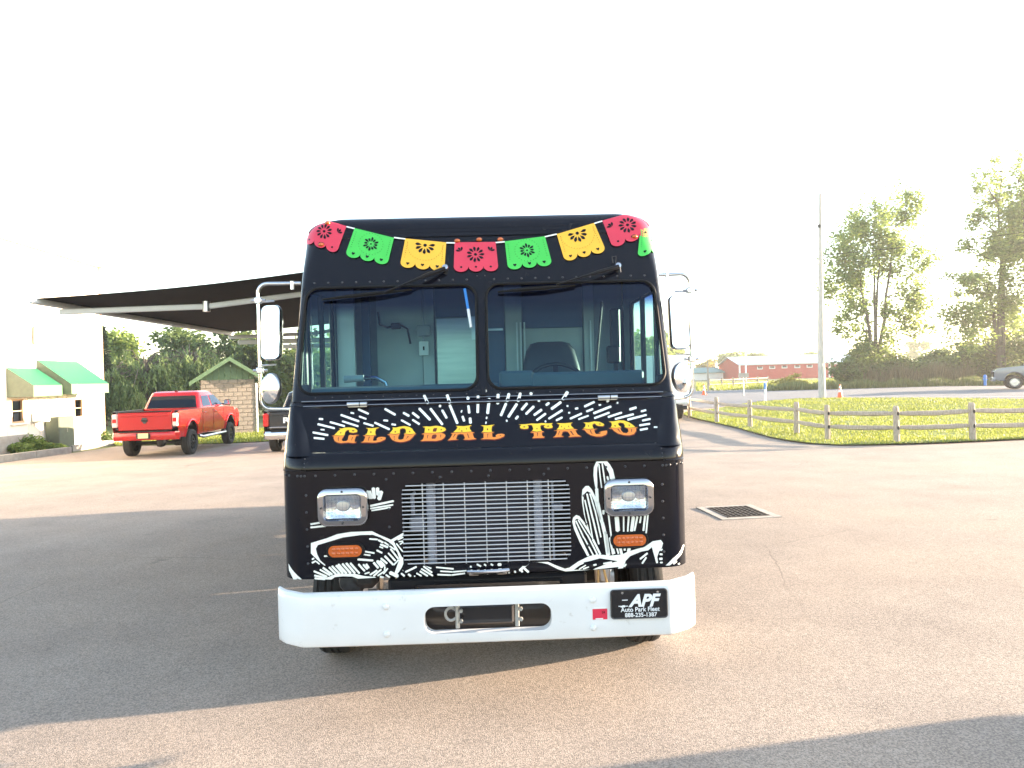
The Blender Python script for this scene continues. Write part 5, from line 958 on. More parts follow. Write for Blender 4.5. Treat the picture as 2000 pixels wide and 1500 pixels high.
for A, B in zip(rings, rings[1:]): mb.add(A+B, [(i, (i+1) % n, n+(i+1) % n, n+i) for i in range(n)], True)
mb.add(rings[-1], [tuple(range(n))], True); mb.build('seat_back', 'seat_vinyl', ds, sharp=60)
mb = MB(); mb.box((0,-.20,1.25),(.48,.50,.14), bev=.05); mb.box((0,-.15,.96),(.30,.30,.48), bev=.02); mb.build('seat_base', 'seat_vinyl', ds)
YP = 1.78
def part(name, m, x0, x1, z0, z1, y=YP, t=.03, bev=0.0):
    mb = MB(); mb.box(((x0+x1)/2, y, (z0+z1)/2), (x1-x0, t, z1-z0), bev=bev); return mb.build(name, m, truck)
part('bulkhead', 'cab_grey', -1.12, 1.12, .85, 2.70, y=YP+.06)
part('bulkhead_panel', 'cab_white', -.86, -.50, .9, 2.62, t=.02)
part('bulkhead_post', 'cab_white', -.49, -.40, .9, 2.62, y=YP-.03, t=.06)
part('fridge_door', 'stainless', -.385, -.055, .9, 2.30, y=YP-.05, t=.10, bev=.01)
part('fridge_top', 'cab_navy', -.385, -.04, 2.31, 2.66, y=YP-.02)
part('fridge_hinge', 'steel', -.10, -.05, 2.12, 2.30, y=YP-.11, t=.02)
part('door_edge', 'cab_navy', -.96, -.90, 1.50, 2.62, y=YP-.10, t=.05)
part('door_jamb', 'cab_white', -1.11, -.98, .9, 2.62, y=YP-.30, t=.05)
part('bulkhead_locker', 'cab_navy', -.05, .16, .9, 2.62, y=YP-.02)
part('locker_shelf_edge', 'steel', -.02, .15, 2.19, 2.205, y=YP-.045, t=.02)
for x0, x1 in ((.17,.30),(.80,.88)): part('bulkhead_post', 'cab_white', x0, x1, .9, 2.62, y=YP-.02, t=.05)
for x in (.255,.285,.315,.845): part('bulkhead_seam', 'alu_white', x, x+.012, .9, 2.25, y=YP-.052, t=.02)
part('bulkhead_panel', 'cab_white', .31, .79, .9, 2.20, t=.02)
part('bulkhead_header', 'cab_navy', .31, .79, 2.205, 2.62, t=.03)
part('bulkhead_panel', 'cab_grey', .89, 1.10, .9, 2.62, t=.02)
mb = MB(); mb.box((-.48,YP-.09,2.06),(.075,.03,.11), bev=.004); sb = mb.build('switch_box', 'alu_white', truck)
mb = MB(); mb.box((-.48,YP-.108,2.06),(.012,.01,.03)); mb.build('switch_lever', 'black_trim', sb)
mb = MB(); mb.tube([(-.48,YP-.09,2.115),(-.48,YP-.09,2.62)], .012, 6); mb.box((-.48,YP-.085,2.20),(.11,.05,.09), bev=.01); mb.build('conduit', 'cab_grey', sb)
mb = MB(); mb.tube([(-.84,YP-.04,2.36),(-.83,YP-.05,2.26),(-.77,YP-.05,2.235),(-.66,YP-.05,2.25),(-.61,YP-.05,2.22),(-.59,YP-.05,2.10)], .009, 6); mb.box((-.70,YP-.05,2.245),(.08,.03,.05), bev=.008); mb.build('cable', 'black_trim', truck)
mb = MB(); mb.tube([(-.62,.78,1.70),(-.66,.80,1.80),(-.72,.80,1.835),(-.80,.80,1.835)], .014, 8); gl = mb.build('grab_lever', 'chrome', truck)
mb = MB(); mb.tube([(-.80,.80,1.835),(-.93,.80,1.83)], [.022,.026], 10); mb.build('lever_grip', 'cab_grey', gl)
mb = MB(); mb.tube([(.86,1.15,2.34),(.82,1.18,1.95),(.78,1.2,1.55)], .010, 5); mb.build('seat_belt', 'black_trim', truck)
mb = MB(); mb.box((.97,1.28,2.13),(.075,.05,.34), bev=.01); mb.box((.95,1.25,1.96),(.10,.06,.13), bev=.012); mb.box((.97,1.28,1.7),(.03,.03,.5)); mb.build('belt_pillar', 'black_trim', truck)
mb = MB(); mb.box((0,1.36,2.68),(2.2,.96,.03)); mb.build('cab_ceiling', 'cab_white', truck)
mb = MB(); mb.tube([(-.105,.575,2.385),(-.085,.53,2.25)], .009, 8); wv = mb.build('windscreen_marker', 'blue_plastic', truck)
mb = MB(); mb.tube([(-.085,.53,2.25),(-.068,.485,2.13)], .010, 8); mb.build('marker_tip', 'white_paint', wv)

# ---- roll-out awning on the kerb side
aw = empty('awning', (0,0,0), 0, truck)
AX, AO = -1.17, -3.66; YA, YZ = 1.95, 6.35
mb = MB(); V = []; F = []; na = 12
for j in range(2):
    for i in range(na+1):
        t = i/na; V.append((AX+(AO-AX)*t, (YA, YZ)[j], 2.76-.20*t-.03*math.sin(math.pi*t)))
mb.add(V, [(i, i+1, na+2+i, na+1+i) for i in range(na)], True); mb.build('canopy', 'canvas_black', aw)
mb = MB(); mb.tube([(AX-.04,YA-.06,2.78),(AX-.04,YZ+.06,2.78)], .055, 10); mb.build('roller_tube', 'alu_white', aw)
mb = MB(); mb.box((AO,(YA+YZ)/2,2.54),(.05,YZ-YA+.10,.055), bev=.012); mb.build('lead_rail', 'alu_white', aw)
for ysh, sgn in ((YA+.55,1),(YZ-.55,-1)):
    e = Vector((-2.42, ysh-.28*sgn+.1, 2.50)); s0 = Vector((AX,ysh,2.66)); s1 = Vector((AO+.05,ysh-.30*sgn,2.47))
    ar = empty('folding_arm', (0,0,0), 0, aw)
    for p, q in ((s0,e),(e,s1)):
        d = (q-p); mb = MB(); mb.box((p+q)/2, (d.length,.03,.048), d.to_track_quat('X','Z').to_matrix(), bev=.008); mb.build('arm_tube', 'alu_white', ar)
    mb = MB(); mb.tube([e+Vector((0,0,-.045)), e+Vector((0,0,.045))], .032, 10); mb.build('elbow_joint', 'steel', ar)
for yb, x0, x1, z in ((5.6,-3.3,-1.17,2.37),(6.45,-3.05,-1.17,2.34)):
    mb = MB(); mb.box(((x0+x1)/2,yb,z),(x1-x0,.05,.06), bev=.008); sbar = mb.build('support_bar', 'alu_white', aw)
    mb = MB(); mb.box((x0+.42,yb-.027,z),(.22,.004,.045)); mb.build('warning_sticker', 'sticker_yellow', sbar)
# ------------------------------------------------------------------ other vehicles
def wheel(parent, x, y, r, w, rimm='black_trim', spokes=8, out=1):
    g = empty('wheel', (x, y, r), 0, parent); My = Matrix.Rotation(R(-90)*out, 4, 'X')
    h = w/2
    mb = MB(); mb.lathe([(r*.62,-h*.9),(r*.86,-h),(r*.95,-h*.85),(r,-h*.6),(r*.985,-h*.2),(r,-h*.15),(r,h*.15),(r*.985,h*.2),(r,h*.6),(r*.95,h*.85),(r*.86,h),(r*.62,h*.9)], 36, My); mb.build('tyre', 'tyre_rubber', g, sharp=35)
    mb = MB(); mb.lathe([(r*.63,h*.9),(r*.60,h*.8),(r*.57,h*.1),(r*.5,-h*.2),(0,-h*.2)], 30, My); mb.lathe([(r*.16,h*.2),(r*.16,h*.7),(r*.1,h*.8),(0,h*.8)], 14, My)
    for k in range(spokes): 
        a = 2*math.pi*k/spokes; mb.box(My.to_3x3() @ Vector((r*.36*math.cos(a), r*.36*math.sin(a), h*.6)), (r*.46, h*.28, r*.12), Matrix.Rotation(-a*out if True else a,3,'Y'))
    mb.build('rim', rimm, g)
    return g
def pickup(name, paint, label, lift=.0, tail='tail_clear', bumperm='red_paint', rim='black_trim', board='steel', badge=None, front=False):
    """full-size crew-cab pickup: local x forward (rear bumper at 0), y to its left, z up"""
    g = empty(name); tag(g, label, 'pickup truck')
    Lz, W = 5.85, 1.01; r = .415; ax1, ax2 = 1.12, 4.80; b0 = .52+lift; zb = 1.36+lift; zh = 1.30+lift; zr = 1.96+lift
    def arch(cx): return [(cx-.52*math.cos(R(180*k/12)), max(b0, r+lift*.3+.02) + .52*math.sin(R(180*k/12))) for k in range(13)]
    bed_len = 1.98
    # lower body shell: side skins with wheel arches, slightly bowed
    def bow(z): return W - .035*((z-(b0+.45))/.5)**2 if z > b0+.45 else W - .05*((z-(b0+.45))/.45)**2
    for sg in (-1,1):
        lp = [(.10,b0+.02)] + arch(ax1) + arch(ax2) + [(5.66,b0+.02),(5.80,b0+.25),(5.80,zh-.28),(5.66,zh-.10),(5.2,zh-.01),(4.35,zh+.05),(bed_len+.06,zh+.08),(bed_len+.02,zb),(.10,zb),(.04,zb-.3)]
        mb = MB(); mapped(mb, [lp], lambda a, b: (a, sg*bow(b), b), [(a, b) for a in [.2+.15*k for k in range(37)] for b in (b0+.3,b0+.45,b0+.6,b0+.75) if inside((a, b), [lp])]); mb.build('body_side', paint, g, sharp=35)
        for cx in (ax1, ax2):
            pts = [(a, sg*(bow(b)+.012), b) for a, b in arch(cx)]; mb = MB(); mb.tube(pts, .028, 6); mb.build('arch_flare', paint, g)
            mb = MB(); V = [(a, sg*y, b) for y in (W-.03,.55) for a, b in arch(cx)]; mb.add(V, [(k, k+1, 13+k+1, 13+k) for k in range(12)], True); mb.build('wheel_well', 'black_trim', g)
        # door seams and handles
        for xd in (2.08,3.08,4.12):
            mb = MB(); mb.box((xd, sg*(bow(b0+.45)+.0), b0+.42),(.010,.006,.80)); mb.build('door_seam', 'black_trim', g)
        for xd in (2.30,3.30):
            mb = MB(); mb.box((xd, sg*(bow(zh-.08)+.014), zh-.08),(.20,.03,.04), bev=.012); mb.build('door_handle', paint, g)
        mb = MB(); mb.tube([(1.75,sg*(W-.02),b0-.06),(1.9,sg*(W+.06),b0-.10),(4.05,sg*(W+.06),b0-.10),(4.2,sg*(W-.02),b0-.06)], .045, 8); mb.build('running_board', board, g)
        mb = MB(); mb.box((4.05,sg*(W+.17),zh+.20),(.12,.24,.19), bev=.04); mb.box((4.08,sg*(W+.02),zh+.14),(.06,.14,.05)); dm = mb.build('door_mirror', 'black_trim', g)
        mb = MB(); mb.box((3.985,sg*(W+.17),zh+.20),(.01,.19,.14)); mb.build('mirror_face', 'mirror_glass', dm)
        # tail and head lamps
        mb = MB(); mb.box((.055,sg*(W-.095),zb-.26),(.10,.17,.42), bev=.03); tl = mb.build('tail_lamp', tail, g)
        mb = MB(); mb.box((.0,sg*(W-.095),zb-.26),(.02,.12,.12), bev=.008); mb.build('lamp_core', 'tail_red', tl)
        mb = MB(); mb.box((5.74,sg*(W-.19),zh-.26),(.14,.30,.17), bev=.04); mb.build('head_lamp', 'lamp_lens', g)
        mb = MB(); mb.box((5.70,sg*(W-.19),zh-.26),(.12,.28,.15), bev=.03); mb.build('lamp_reflector', 'lamp_reflector', g)
    # tailgate, bed
    tg = empty('tailgate', (0,0,0), 0, g)
    mb = MB(); mb.box((.045,0,zb-.29),(.07,1.62,.56), bev=.02); mb.box((.0,0,zb-.09),(.03,1.50,.10), bev=.015); mb.build('gate_skin', paint, tg)
    mb = MB(); mb.box((.05,0,zb+.005),(.10,1.64,.035), bev=.01); mb.build('gate_cap', 'black_trim', tg)
    mb = MB(); mb.box((-.012,0,zb-.27 if not badge else zb-.12),(.02,.20,.05), bev=.008); mb.build('gate_handle', 'black_trim', tg)
    if not badge:
        mb = MB(); mb.prism([(-.075,.09),(.075,.09),(.07,-.02),(.03,-.09),(-.03,-.09),(-.07,-.02)], -.012, -.004, 'x', Matrix.Translation((0,0,zb-.27))); mb.build('emblem', 'dark_steel', tg)
    else:
        text_mesh('tailgate_badge', badge, .24, 'alu_white', tg, Matrix.Translation((-.004,0,zb-.36)) @ Matrix.Rotation(R(-90),4,'Z'), offset=.008, extrude=.006, sx=1.55)
        mb = MB(); mb.box((.0,0,zb-.50),(.04,1.60,.035), bev=.01); mb.build('gate_moulding', 'chrome', tg)
    for sg in (-1,1):
        mb = MB(); mb.box((1.0,sg*(W-.06),zb+.012),(1.95,.10,.03), bev=.01); mb.build('bed_rail', 'black_trim', g)
        mb = MB(); mb.box((1.0,sg*(W-.12),zb-.25),(1.85,.02,.5)); mb.build('bed_wall', 'black_trim', g)
    mb = MB(); mb.box((1.02,0,zb-.52),(1.9,1.8,.04)); mb.build('bed_floor', 'black_trim', g)
    mb = MB(); mb.box((2.0,0,zb-.25),(.04,1.9,.55)); mb.build('bed_bulkhead', paint, g)
    # cab greenhouse: rounded loft with windows set into it
    def ring(z, x0, x1, w): return [(a, b, z) for a, b in rrect(x0, x1, -w, w, .12, 4)]
    zc0, zc1 = zh+.02, zr
    rings = [ring(zc0,2.02,4.42,W-.06), ring(zc0+.14,2.06,4.30,W-.085), ring(zr-.16,2.24,3.62,W-.19), ring(zr-.05,2.30,3.46,W-.23), ring(zr-.005,2.42,3.32,W-.32), ring(zr,2.55,3.2,W-.45)]
    mb = MB(); n = len(rings[0])
    for A_, B_ in zip(rings, rings[1:]): mb.add(A_+B_, [(i, (i+1) % n, n+(i+1) % n, n+i) for i in range(n)], True)
    mb.add(rings[-1], [tuple(range(n))], True); mb.build('cab', paint, g, sharp=30)
    zl, zu = zc0+.10, zr-.18
    def ctr(z):      # cab limits at a height
        t = (z-zc0-.14)/(zr-.30-zc0); return 2.06+.18*t, 4.30-.68*t, W-.085-.105*t
    a0_, a1_, aw_ = ctr(zl); c0_, c1_, cw_ = ctr(zu)
    mb = MB(); mb.add([(a0_-.014,-aw_+.13,zl),(a0_-.014,aw_-.13,zl),(c0_-.014,cw_-.12,zu),(c0_-.014,-cw_+.12,zu)], [(0,1,2,3)]); rw = mb.build('rear_window', 'truck_glass', g)
    mb = MB(); mb.add([(a0_-.010,-aw_+.11,zl-.02),(a0_-.010,aw_-.11,zl-.02),(c0_-.010,cw_-.10,zu+.02),(c0_-.010,-cw_+.10,zu+.02)], [(0,1,2,3)]); mb.build('window_seal', 'black_trim', rw)
    mb = MB(); mb.add([(a1_+.014,-aw_+.12,zl),(a1_+.014,aw_-.12,zl),(c1_+.014,cw_-.10,zu+.03),(c1_+.014,-cw_+.10,zu+.03)], [(0,1,2,3)]); mb.build('windscreen', 'truck_glass', g)
    for sg in (-1,1):
        for xa, xb, ua, ub in ((a0_+.20,3.04,c0_+.16,3.04),(3.12,a1_-.16,3.12,c1_-.10)):
            mb = MB(); mb.add([(xa,sg*(aw_+.012),zl),(xb,sg*(aw_+.012),zl),(ub,sg*(cw_+.012),zu+.02),(ua,sg*(cw_+.012),zu+.02)], [(0,1,2,3)]); mb.build('side_window', 'truck_glass', g)
    # hood and nose
    hr = []
    for x, z, w in ((4.20,zh+.07,W-.05),(4.6,zh+.06,W-.06),(5.3,zh+.0,W-.08),(5.66,zh-.09,W-.12),(5.80,zh-.26,W-.14)): hr.append([(x, y, z-.10*(abs(y)/W)**6) for y in [w*(-1+k/6) for k in range(13)]])
    mb = MB()
    for A_, B_ in zip(hr, hr[1:]): mb.add(A_+B_, [(i, i+1, 13+i+1, 13+i) for i in range(12)], True)
    mb.build('hood', paint, g, sharp=50)
    mb = MB(); mb.box((5.80,0,zh-.42),(.06,1.35,.36), bev=.03)
    for k in range(4): mb.box((5.835,0,zh-.56+.09*k),(.02,1.25,.03))
    mb.build('front_grille', 'black_trim', g)
    for xb, mm_ in ((5.84,bumperm),(-.02,bumperm)):
        rear = xb < 1; mb = MB(); z_ = b0+.10
        prof_ = [(-1.0,.10),(-.92,-.05),(-.45,-.09),(.45,-.09),(.92,-.05),(1.0,.10)]
        V = []; 
        for y, o in prof_: 
            for zz, oo in ((z_-.13,.03),(z_-.06,0),(z_+.06,0),(z_+.12,.03)): V.append((xb+(o+oo)*(1 if rear else -1), y*W, zz))
        mb.add(V, [(4*i+j, 4*i+j+1, 4*i+j+5, 4*i+j+4) for i in range(5) for j in range(3)], True); bm_ = mb.build('bumper', mm_, g, sharp=50)
        if rear:
            mb = MB(); mb.box((xb-.10,0,z_+.0),(.02,.42,.17), bev=.01); mb.build('plate_recess', 'black_trim', bm_)
            mb = MB(); mb.box((xb-.115,0,z_+.01),(.008,.31,.155)); mb.build('licence_plate', 'plate_cream', bm_)
            mb = MB(); mb.box((xb+.0,0,z_+.135),(.20,1.5,.03)); mb.build('step_pad', 'black_trim', bm_)
    for cx in (ax1, ax2):
        for sg in (-1,1): wheel(g, cx, sg*(W-.10), r, .28, rim, 8, sg)
        mb = MB(); mb.tube([(cx,-.8,r),(cx,.8,r)], .06, 8); mb.lathe([(0,-.16),(.12,-.12),(.16,0),(.12,.12),(0,.16)], 14, Matrix.Translation((cx,0,r))); mb.build('axle', 'dark_steel', g)
    mb = MB(); mb.box((2.9,0,b0+.02),(5.2,1.5,.10)); mb.build('underbody', 'black_trim', g)
    mb = MB(); mb.tube([(.5,-.55,b0-.02),(-.02,-.6,b0-.08)], .045, 8); mb.build('exhaust_pipe', 'dark_steel', g)
    mb = MB(); mb.box((zr*0+2.45,0,zr+.015),(.03,.10,.05), bev=.01); mb.build('roof_antenna', 'black_trim', g)
    return g
def place(g, rr, fr):
    """stand a pickup with its right rear and right front wheels on two ground points"""
    d = fr-rr; rz = math.atan2(d.y, d.x); M = Matrix.Rotation(rz, 3, 'Z'); off = M @ Vector((1.12, -.91, 0))
    g.location = (rr.x-off.x, rr.y-off.y, (rr.z+fr.z)/2-.005); g.rotation_euler = (0,0,rz)
red = pickup('pickup_truck', 'red_paint', 'bright red lifted crew cab pickup parked by the block shed', lift=.10)
rr = gpt(371,887); dirr = Vector((math.sin(R(-10)), math.cos(R(-10)), 0))
frt = gpt(449,868.5); dd = (frt-rr); dd.z = 0
place(red, rr, rr+dd.normalized()*3.68)
dark = pickup('pickup_truck', 'dark_paint', 'dark pickup with chrome bumper half hidden behind the food truck', tail='tail_red', bumperm='chrome', rim='alu_white', badge='RAM')
rl = gpt(540,881); dv = Vector((math.sin(R(-3)), math.cos(R(-3)), 0))
rz = math.atan2(dv.y, dv.x); off = Matrix.Rotation(rz,3,'Z') @ Vector((1.12,.91,0)); dark.location = (rl.x-off.x, rl.y-off.y, rl.z-.02); dark.rotation_euler = (0,0,rz)
grey = pickup('pickup_truck', 'grey_paint', 'grey pickup driving along the road at the right edge', bumperm='grey_paint', rim='steel', board='black_trim')
fl = at(1982,759,42); fz = H(fl.x, fl.y)+.02; rz = R(150); off = Matrix.Rotation(rz,3,'Z') @ Vector((4.80,.91,0)); grey.location = (fl.x-off.x, fl.y-off.y, fz); grey.rotation_euler = (0,0,rz)

def cargo_van(label):
    """white box-bodied delivery van: local x forward, rear at 0"""
    g = empty('cargo_van'); tag(g, label, 'van', 'white cargo vans on the lot')
    mb = MB(); mb.box((2.1,0,1.62),(4.2,2.14,2.0), bev=.04); mb.build('cargo_box', 'van_white', g)
    mb = MB(); mb.prism([(4.22,.55),(5.75,.55),(5.85,.80),(5.80,1.10),(5.15,1.25),(4.75,2.0),(4.55,2.08),(4.22,2.08)], -.95, .95, 'y'); mb.build('cab', 'van_white', g)
    for sg in (-1,1):
        mb = MB(); mb.add([(4.35,sg*.955,1.3),(4.98,sg*.955,1.3),(4.70,sg*.955,1.92),(4.35,sg*.955,1.95)], [(0,1,2,3)]); mb.build('side_window', 'truck_glass', g)
        mb = MB(); mb.box((.0,sg*.85,.95),(.05,.14,.28), bev=.02); mb.build('tail_lamp', 'tail_red', g)
        for cx in (.95,4.9): wheel(g, cx, sg*.86, .37, .24, 'steel', 6, sg)
        mb = MB(); mb.box((-.015,sg*.53,1.62),(.03,1.0,1.86), bev=.01); rd = mb.build('rear_door', 'van_white', g)
        mb = MB(); mb.box((-.045,sg*.12,1.45),(.03,.03,.5), bev=.008); mb.build('door_handle', 'steel', rd)
    mb = MB(); mb.add([(5.12,-.85,1.28),(5.12,.85,1.28),(4.76,.78,1.98),(4.76,-.78,1.98)], [(0,1,2,3)]); mb.build('windscreen', 'truck_glass', g)
    mb = MB(); mb.box((-.05,0,.50),(.14,2.0,.16), bev=.03); mb.build('bumper', 'black_trim', g); mb = MB(); mb.box((5.86,0,.62),(.12,1.8,.22), bev=.04); mb.build('bumper', 'black_trim', g)
    mb = MB(); mb.box((2.6,0,.58),(5.2,1.3,.14)); mb.build('underbody', 'black_trim', g)
    return g
v1 = cargo_van('white box van parked behind the food truck near the fence')
p = gpt(1327,818); v1.location = (p.x-.90, p.y-.95, p.z); v1.rotation_euler = (0,0,R(88))
v2 = copy_tree(v1); v2['label'] = 'white box van out of view at right, its shadow crossing the near asphalt'
v2.location = (11.8, 3.44, 0.0); v2.rotation_euler = (0,0,R(180))
# ------------------------------------------------------------------ drain, fence, poles, cones
dq = [gpt(1357,993), gpt(1470,988.5), gpt(1525,1010), gpt(1413,1018)]
dc = sum(dq, Vector())/4
du = ((dq[1]-dq[0])+(dq[2]-dq[3])).normalized(); dvv = Vector((-du.y, du.x, 0))
wdt = ((dq[1]-dq[0]).length+(dq[2]-dq[3]).length)/2; dpt = ((dq[3]-dq[0]).length+(dq[2]-dq[1]).length)/2
dr = empty('storm_drain', (dc.x, dc.y, dc.z), math.atan2(du.y, du.x)); tag(dr, 'square iron storm drain grate in a pale concrete frame on the asphalt', 'drain')
fw = .11
mb = MB()
for sx in (-1,1): mb.box((sx*(wdt/2-fw/2),0,.004),(fw,dpt,.02), bev=.004)
for sy in (-1,1): mb.box((0,sy*(dpt/2-fw/2),.003),(wdt-2*fw-.004,fw,.02), bev=.004)
mb.build('frame', 'concrete', dr)
mb = MB(); mb.box((0,0,.0045),(wdt-2*fw,dpt-2*fw,.004)); mb.build('pit', 'rubber', dr)
iw, idp = wdt-2*fw-.02, dpt-2*fw-.02
for k in range(9): mb = MB(); mb.box((-iw/2+iw*k/8,0,.012),(.022,idp,.012)); mb.build('grate_bar', 'iron', dr)
for k in range(8): mb = MB(); mb.box((0,-idp/2+idp*k/7,.0135),(iw,.020,.012)); mb.build('grate_crossbar', 'iron', dr)

FP = [gpt(*p) for p in ((1347,815),(1400,826.5),(1465,836),(1556,850),(1617,862),(1752,866),(1900,862),(2075,856))]
fence = empty('rail_fence', tuple(FP[0])); tag(fence, 'weathered split rail fence with two rails curving along the lawn edge', 'fence')
def fpart(name, mb): 
    o = mb.build(name, 'wood_grey', fence); o.location = -FP[0]; return o
def rough_bar(a, b, w, h, n=6):
    """hand-split rail: slightly uneven four-sided bar with tapered ends"""
    a, b = Vector(a), Vector(b); d = (b-a).normalized(); s_ = d.cross(Vector((0,0,1))).normalized(); u = s_.cross(d); V = []; mb = MB()
    for i in range(n+1):
        t = i/n; c = a+(b-a)*t + Vector((0,0,-.02*math.sin(math.pi*t)+rnd.gauss(0,.004))); k = .62+.38*min(1, min(t,1-t)*6)
        for x, y in ((-1,-.8),(-.1,-1.05),(1,-.7),(1.05,.2),(.8,1),(-.2,1.1),(-1.05,.7)): V.append(c+s_*x*w*k*(1+rnd.gauss(0,.05))+u*y*h*k*(1+rnd.gauss(0,.05)))
    m = 7; F = [(i*m+j, i*m+(j+1) % m, (i+1)*m+(j+1) % m, (i+1)*m+j) for i in range(n) for j in range(m)]+[tuple(range(m)), tuple(range(n*m,n*m+m))]
    return mb.add(V, F)
for i, p in enumerate(FP):
    h = .98+rnd.uniform(-.02,.03); tl = Vector((rnd.gauss(0,.012), rnd.gauss(0,.012), 0)); mb = MB(); V = []; w = .082
    ang = math.atan2((FP[min(i+1,7)]-FP[max(i-1,0)]).y, (FP[min(i+1,7)]-FP[max(i-1,0)]).x)
    for z, k in ((-.15,1.05),(.3,1),(.6,.98),(h-.06,.97),(h,.72)):
        for a in range(8):
            t = R(22.5+45*a); rr_ = w*k/max(abs(math.cos(t)),abs(math.sin(t)))*(.90 if a % 2 else .92); x, y = rr_*math.cos(t), rr_*math.sin(t); V.append((p.x+tl.x*z+x*math.cos(ang)-y*math.sin(ang), p.y+tl.y*z+x*math.sin(ang)+y*math.cos(ang), p.z+z))
    mb.add(V, [(i_*8+j, i_*8+(j+1) % 8, (i_+1)*8+(j+1) % 8, (i_+1)*8+j) for i_ in range(4) for j in range(8)]+[tuple(range(32,40))]); fpart('fence_post', mb)
    mb = MB()
    for z in (.40,.77): mb.lathe([(0,-.001),(.042,0),(.03,.004),(0,.004)], 8, Matrix.Translation((p.x-math.sin(ang)*-.0,p.y-.083,p.z+z)) @ Matrix.Rotation(R(90),4,'X'), squash=(.7,1.3))
    o = mb.build('rail_slot', 'black_trim', fence); o.location = -FP[0]
for a, b in zip(FP, FP[1:]):
    for z in (.40,.77): fpart('fence_rail', rough_bar(a+Vector((0,.02,z+rnd.gauss(0,.01))), b+Vector((0,.02,z+rnd.gauss(0,.01))), .045, .058))
def far_fence(pts, label):
    g = empty('rail_fence', tuple(pts[0])); tag(g, label, 'fence')
    for p in pts: mb = MB(); mb.box(p-pts[0]+Vector((0,0,.5)),(.16,.16,1.1), bev=.02); mb.build('fence_post', 'wood_grey', g)
    for a, b in zip(pts, pts[1:]):
        for z in (.4,.85):
            d = b-a; mb = MB(); mb.box((a+b)/2-pts[0]+Vector((0,0,z)),(d.length,.07,.10),d.to_track_quat('X','Z').to_matrix()); mb.build('fence_rail', 'wood_grey', g)
ff = [at(x,y,Yd) for x, y, Yd in ((1385,752,74),(1410,751,75),(1432,750,76),(1455,749,78),(1480,748,80),(1500,747,82))]
for q in ff: q.z = H(q.x,q.y)
far_fence(ff, 'distant rail fence on the grass in front of the red barn')

def post_obj(name, p, label, cat): g = empty(name, tuple(p)); tag(g, label, cat); return g
up_ = gpt(1606,778.5); top = at(1602,378,up_.y)
g = post_obj('utility_pole', up_, 'tall weathered wooden utility pole standing on the lawn', 'pole')
mb = MB(); mb.tube([(0,0,-.3),(0,0,3),(top.x-up_.x,0,top.z-up_.z)], [.19,.165,.065], 14); mb.build('pole_shaft', 'pole_wood', g)
mb = MB(); mb.box((0,-.17,1.75),(.10,.02,.16)); mb.build('pole_tag', 'steel', g)
mb = MB(); mb.box((-.02,-.1,(top.z-up_.z)*.84),(.10,.10,.16)); mb.tube([(0,0,(top.z-up_.z)*.84),(.0,-.2,(top.z-up_.z)*.84)], .02, 6); mb.build('wire_bracket', 'dark_steel', g)
wa = Vector((up_.x, up_.y, up_.z+(top.z-up_.z)*.70)); wb = at(2300,400,39)
w = post_obj('overhead_wire', wa, 'thin black overhead wire running right from the utility pole', 'wire')
mb = MB(); mb.tube([(wb-wa)*(k/16)+Vector((0,0,-1.2*4*(k/16)*(1-k/16)*.25)) for k in range(17)], .016, 5); mb.build('cable', 'black_trim', w)
bm0 = gpt(1495,785.5)
g = post_obj('marker_post', bm0, 'white marker post with blue cap on the lawn by the road', 'post')
mb = MB(); mb.tube([(0,0,-.1),(0,0,.66)], .055, 12); mb.build('post_tube', 'white_paint', g)
mb = MB(); mb.tube([(0,0,.655),(0,0,.98),(0,0,1.0)], [.062,.062,.03], 12); mb.tube([(0,0,.80),(0,0,.84)], .075, 12); mb.build('post_cap', 'blue_plastic', g)
hy = at(1924,742,53.5); hy.z = H(hy.x,hy.y)
g = post_obj('hydrant_marker', hy, 'bright blue post in the brush left of the grey pickup', 'post')
mb = MB(); mb.lathe([(.10,0),(.10,.55),(.13,.57),(.13,.66),(.09,.78),(0,.83)], 14); mb.build('post_body', 'blue_plastic', g); mb = MB(); mb.tube([(-.17,0,.45),(.17,0,.45)], .05, 8); mb.build('post_outlet', 'blue_plastic', g)
def cone(p, label):
    g = empty('traffic_cone', tuple(p)); tag(g, label, 'traffic cone', 'traffic cones by the road')
    mb = MB(); mb.box((0,0,.018),(.36,.36,.036), bev=.01); mb.build('cone_base', 'cone_orange', g)
    mb = MB(); mb.lathe([(.135,.03),(.088,.30)], 20); mb.lathe([(.066,.43),(.055,.50)], 20); mb.lathe([(.035,.62),(.025,.70),(0,.705)], 20); mb.build('cone_body', 'cone_orange', g)
    for r0, z0, r1, z1 in ((.0882,.30,.0662,.43),(.0552,.50,.0352,.62)): mb = MB(); mb.lathe([(r0,z0),(r1,z1)], 20); mb.build('reflective_collar', 'white_paint', g)
cone(gpt(1641,777), 'orange traffic cone beside the utility pole')
c2 = at(1375,771,47); c2.z = H(c2.x,c2.y); cone(c2, 'orange traffic cone far off beside the food truck mirror')
s1 = at(1383,748,60); s1.z = H(s1.x,s1.y)
g = post_obj('sign_post', s1, 'dark post with bracket sign left of the red barn', 'sign post')
mb = MB(); mb.box((0,0,1.0),(.12,.12,2.0)); mb.build('post', 'wood_grey', g); mb = MB(); mb.box((.25,0,2.0),(.7,.08,.08)); mb.box((.55,0,2.35),(.07,.07,.7)); mb.box((.0,0,2.35),(.07,.07,.7)); mb.build('bracket', 'wood_grey', g)
s2 = at(1453,786,44); s2.z = H(s2.x,s2.y)
g = post_obj('road_sign', s2, 'small faded board sign on a thin post by the road', 'sign')
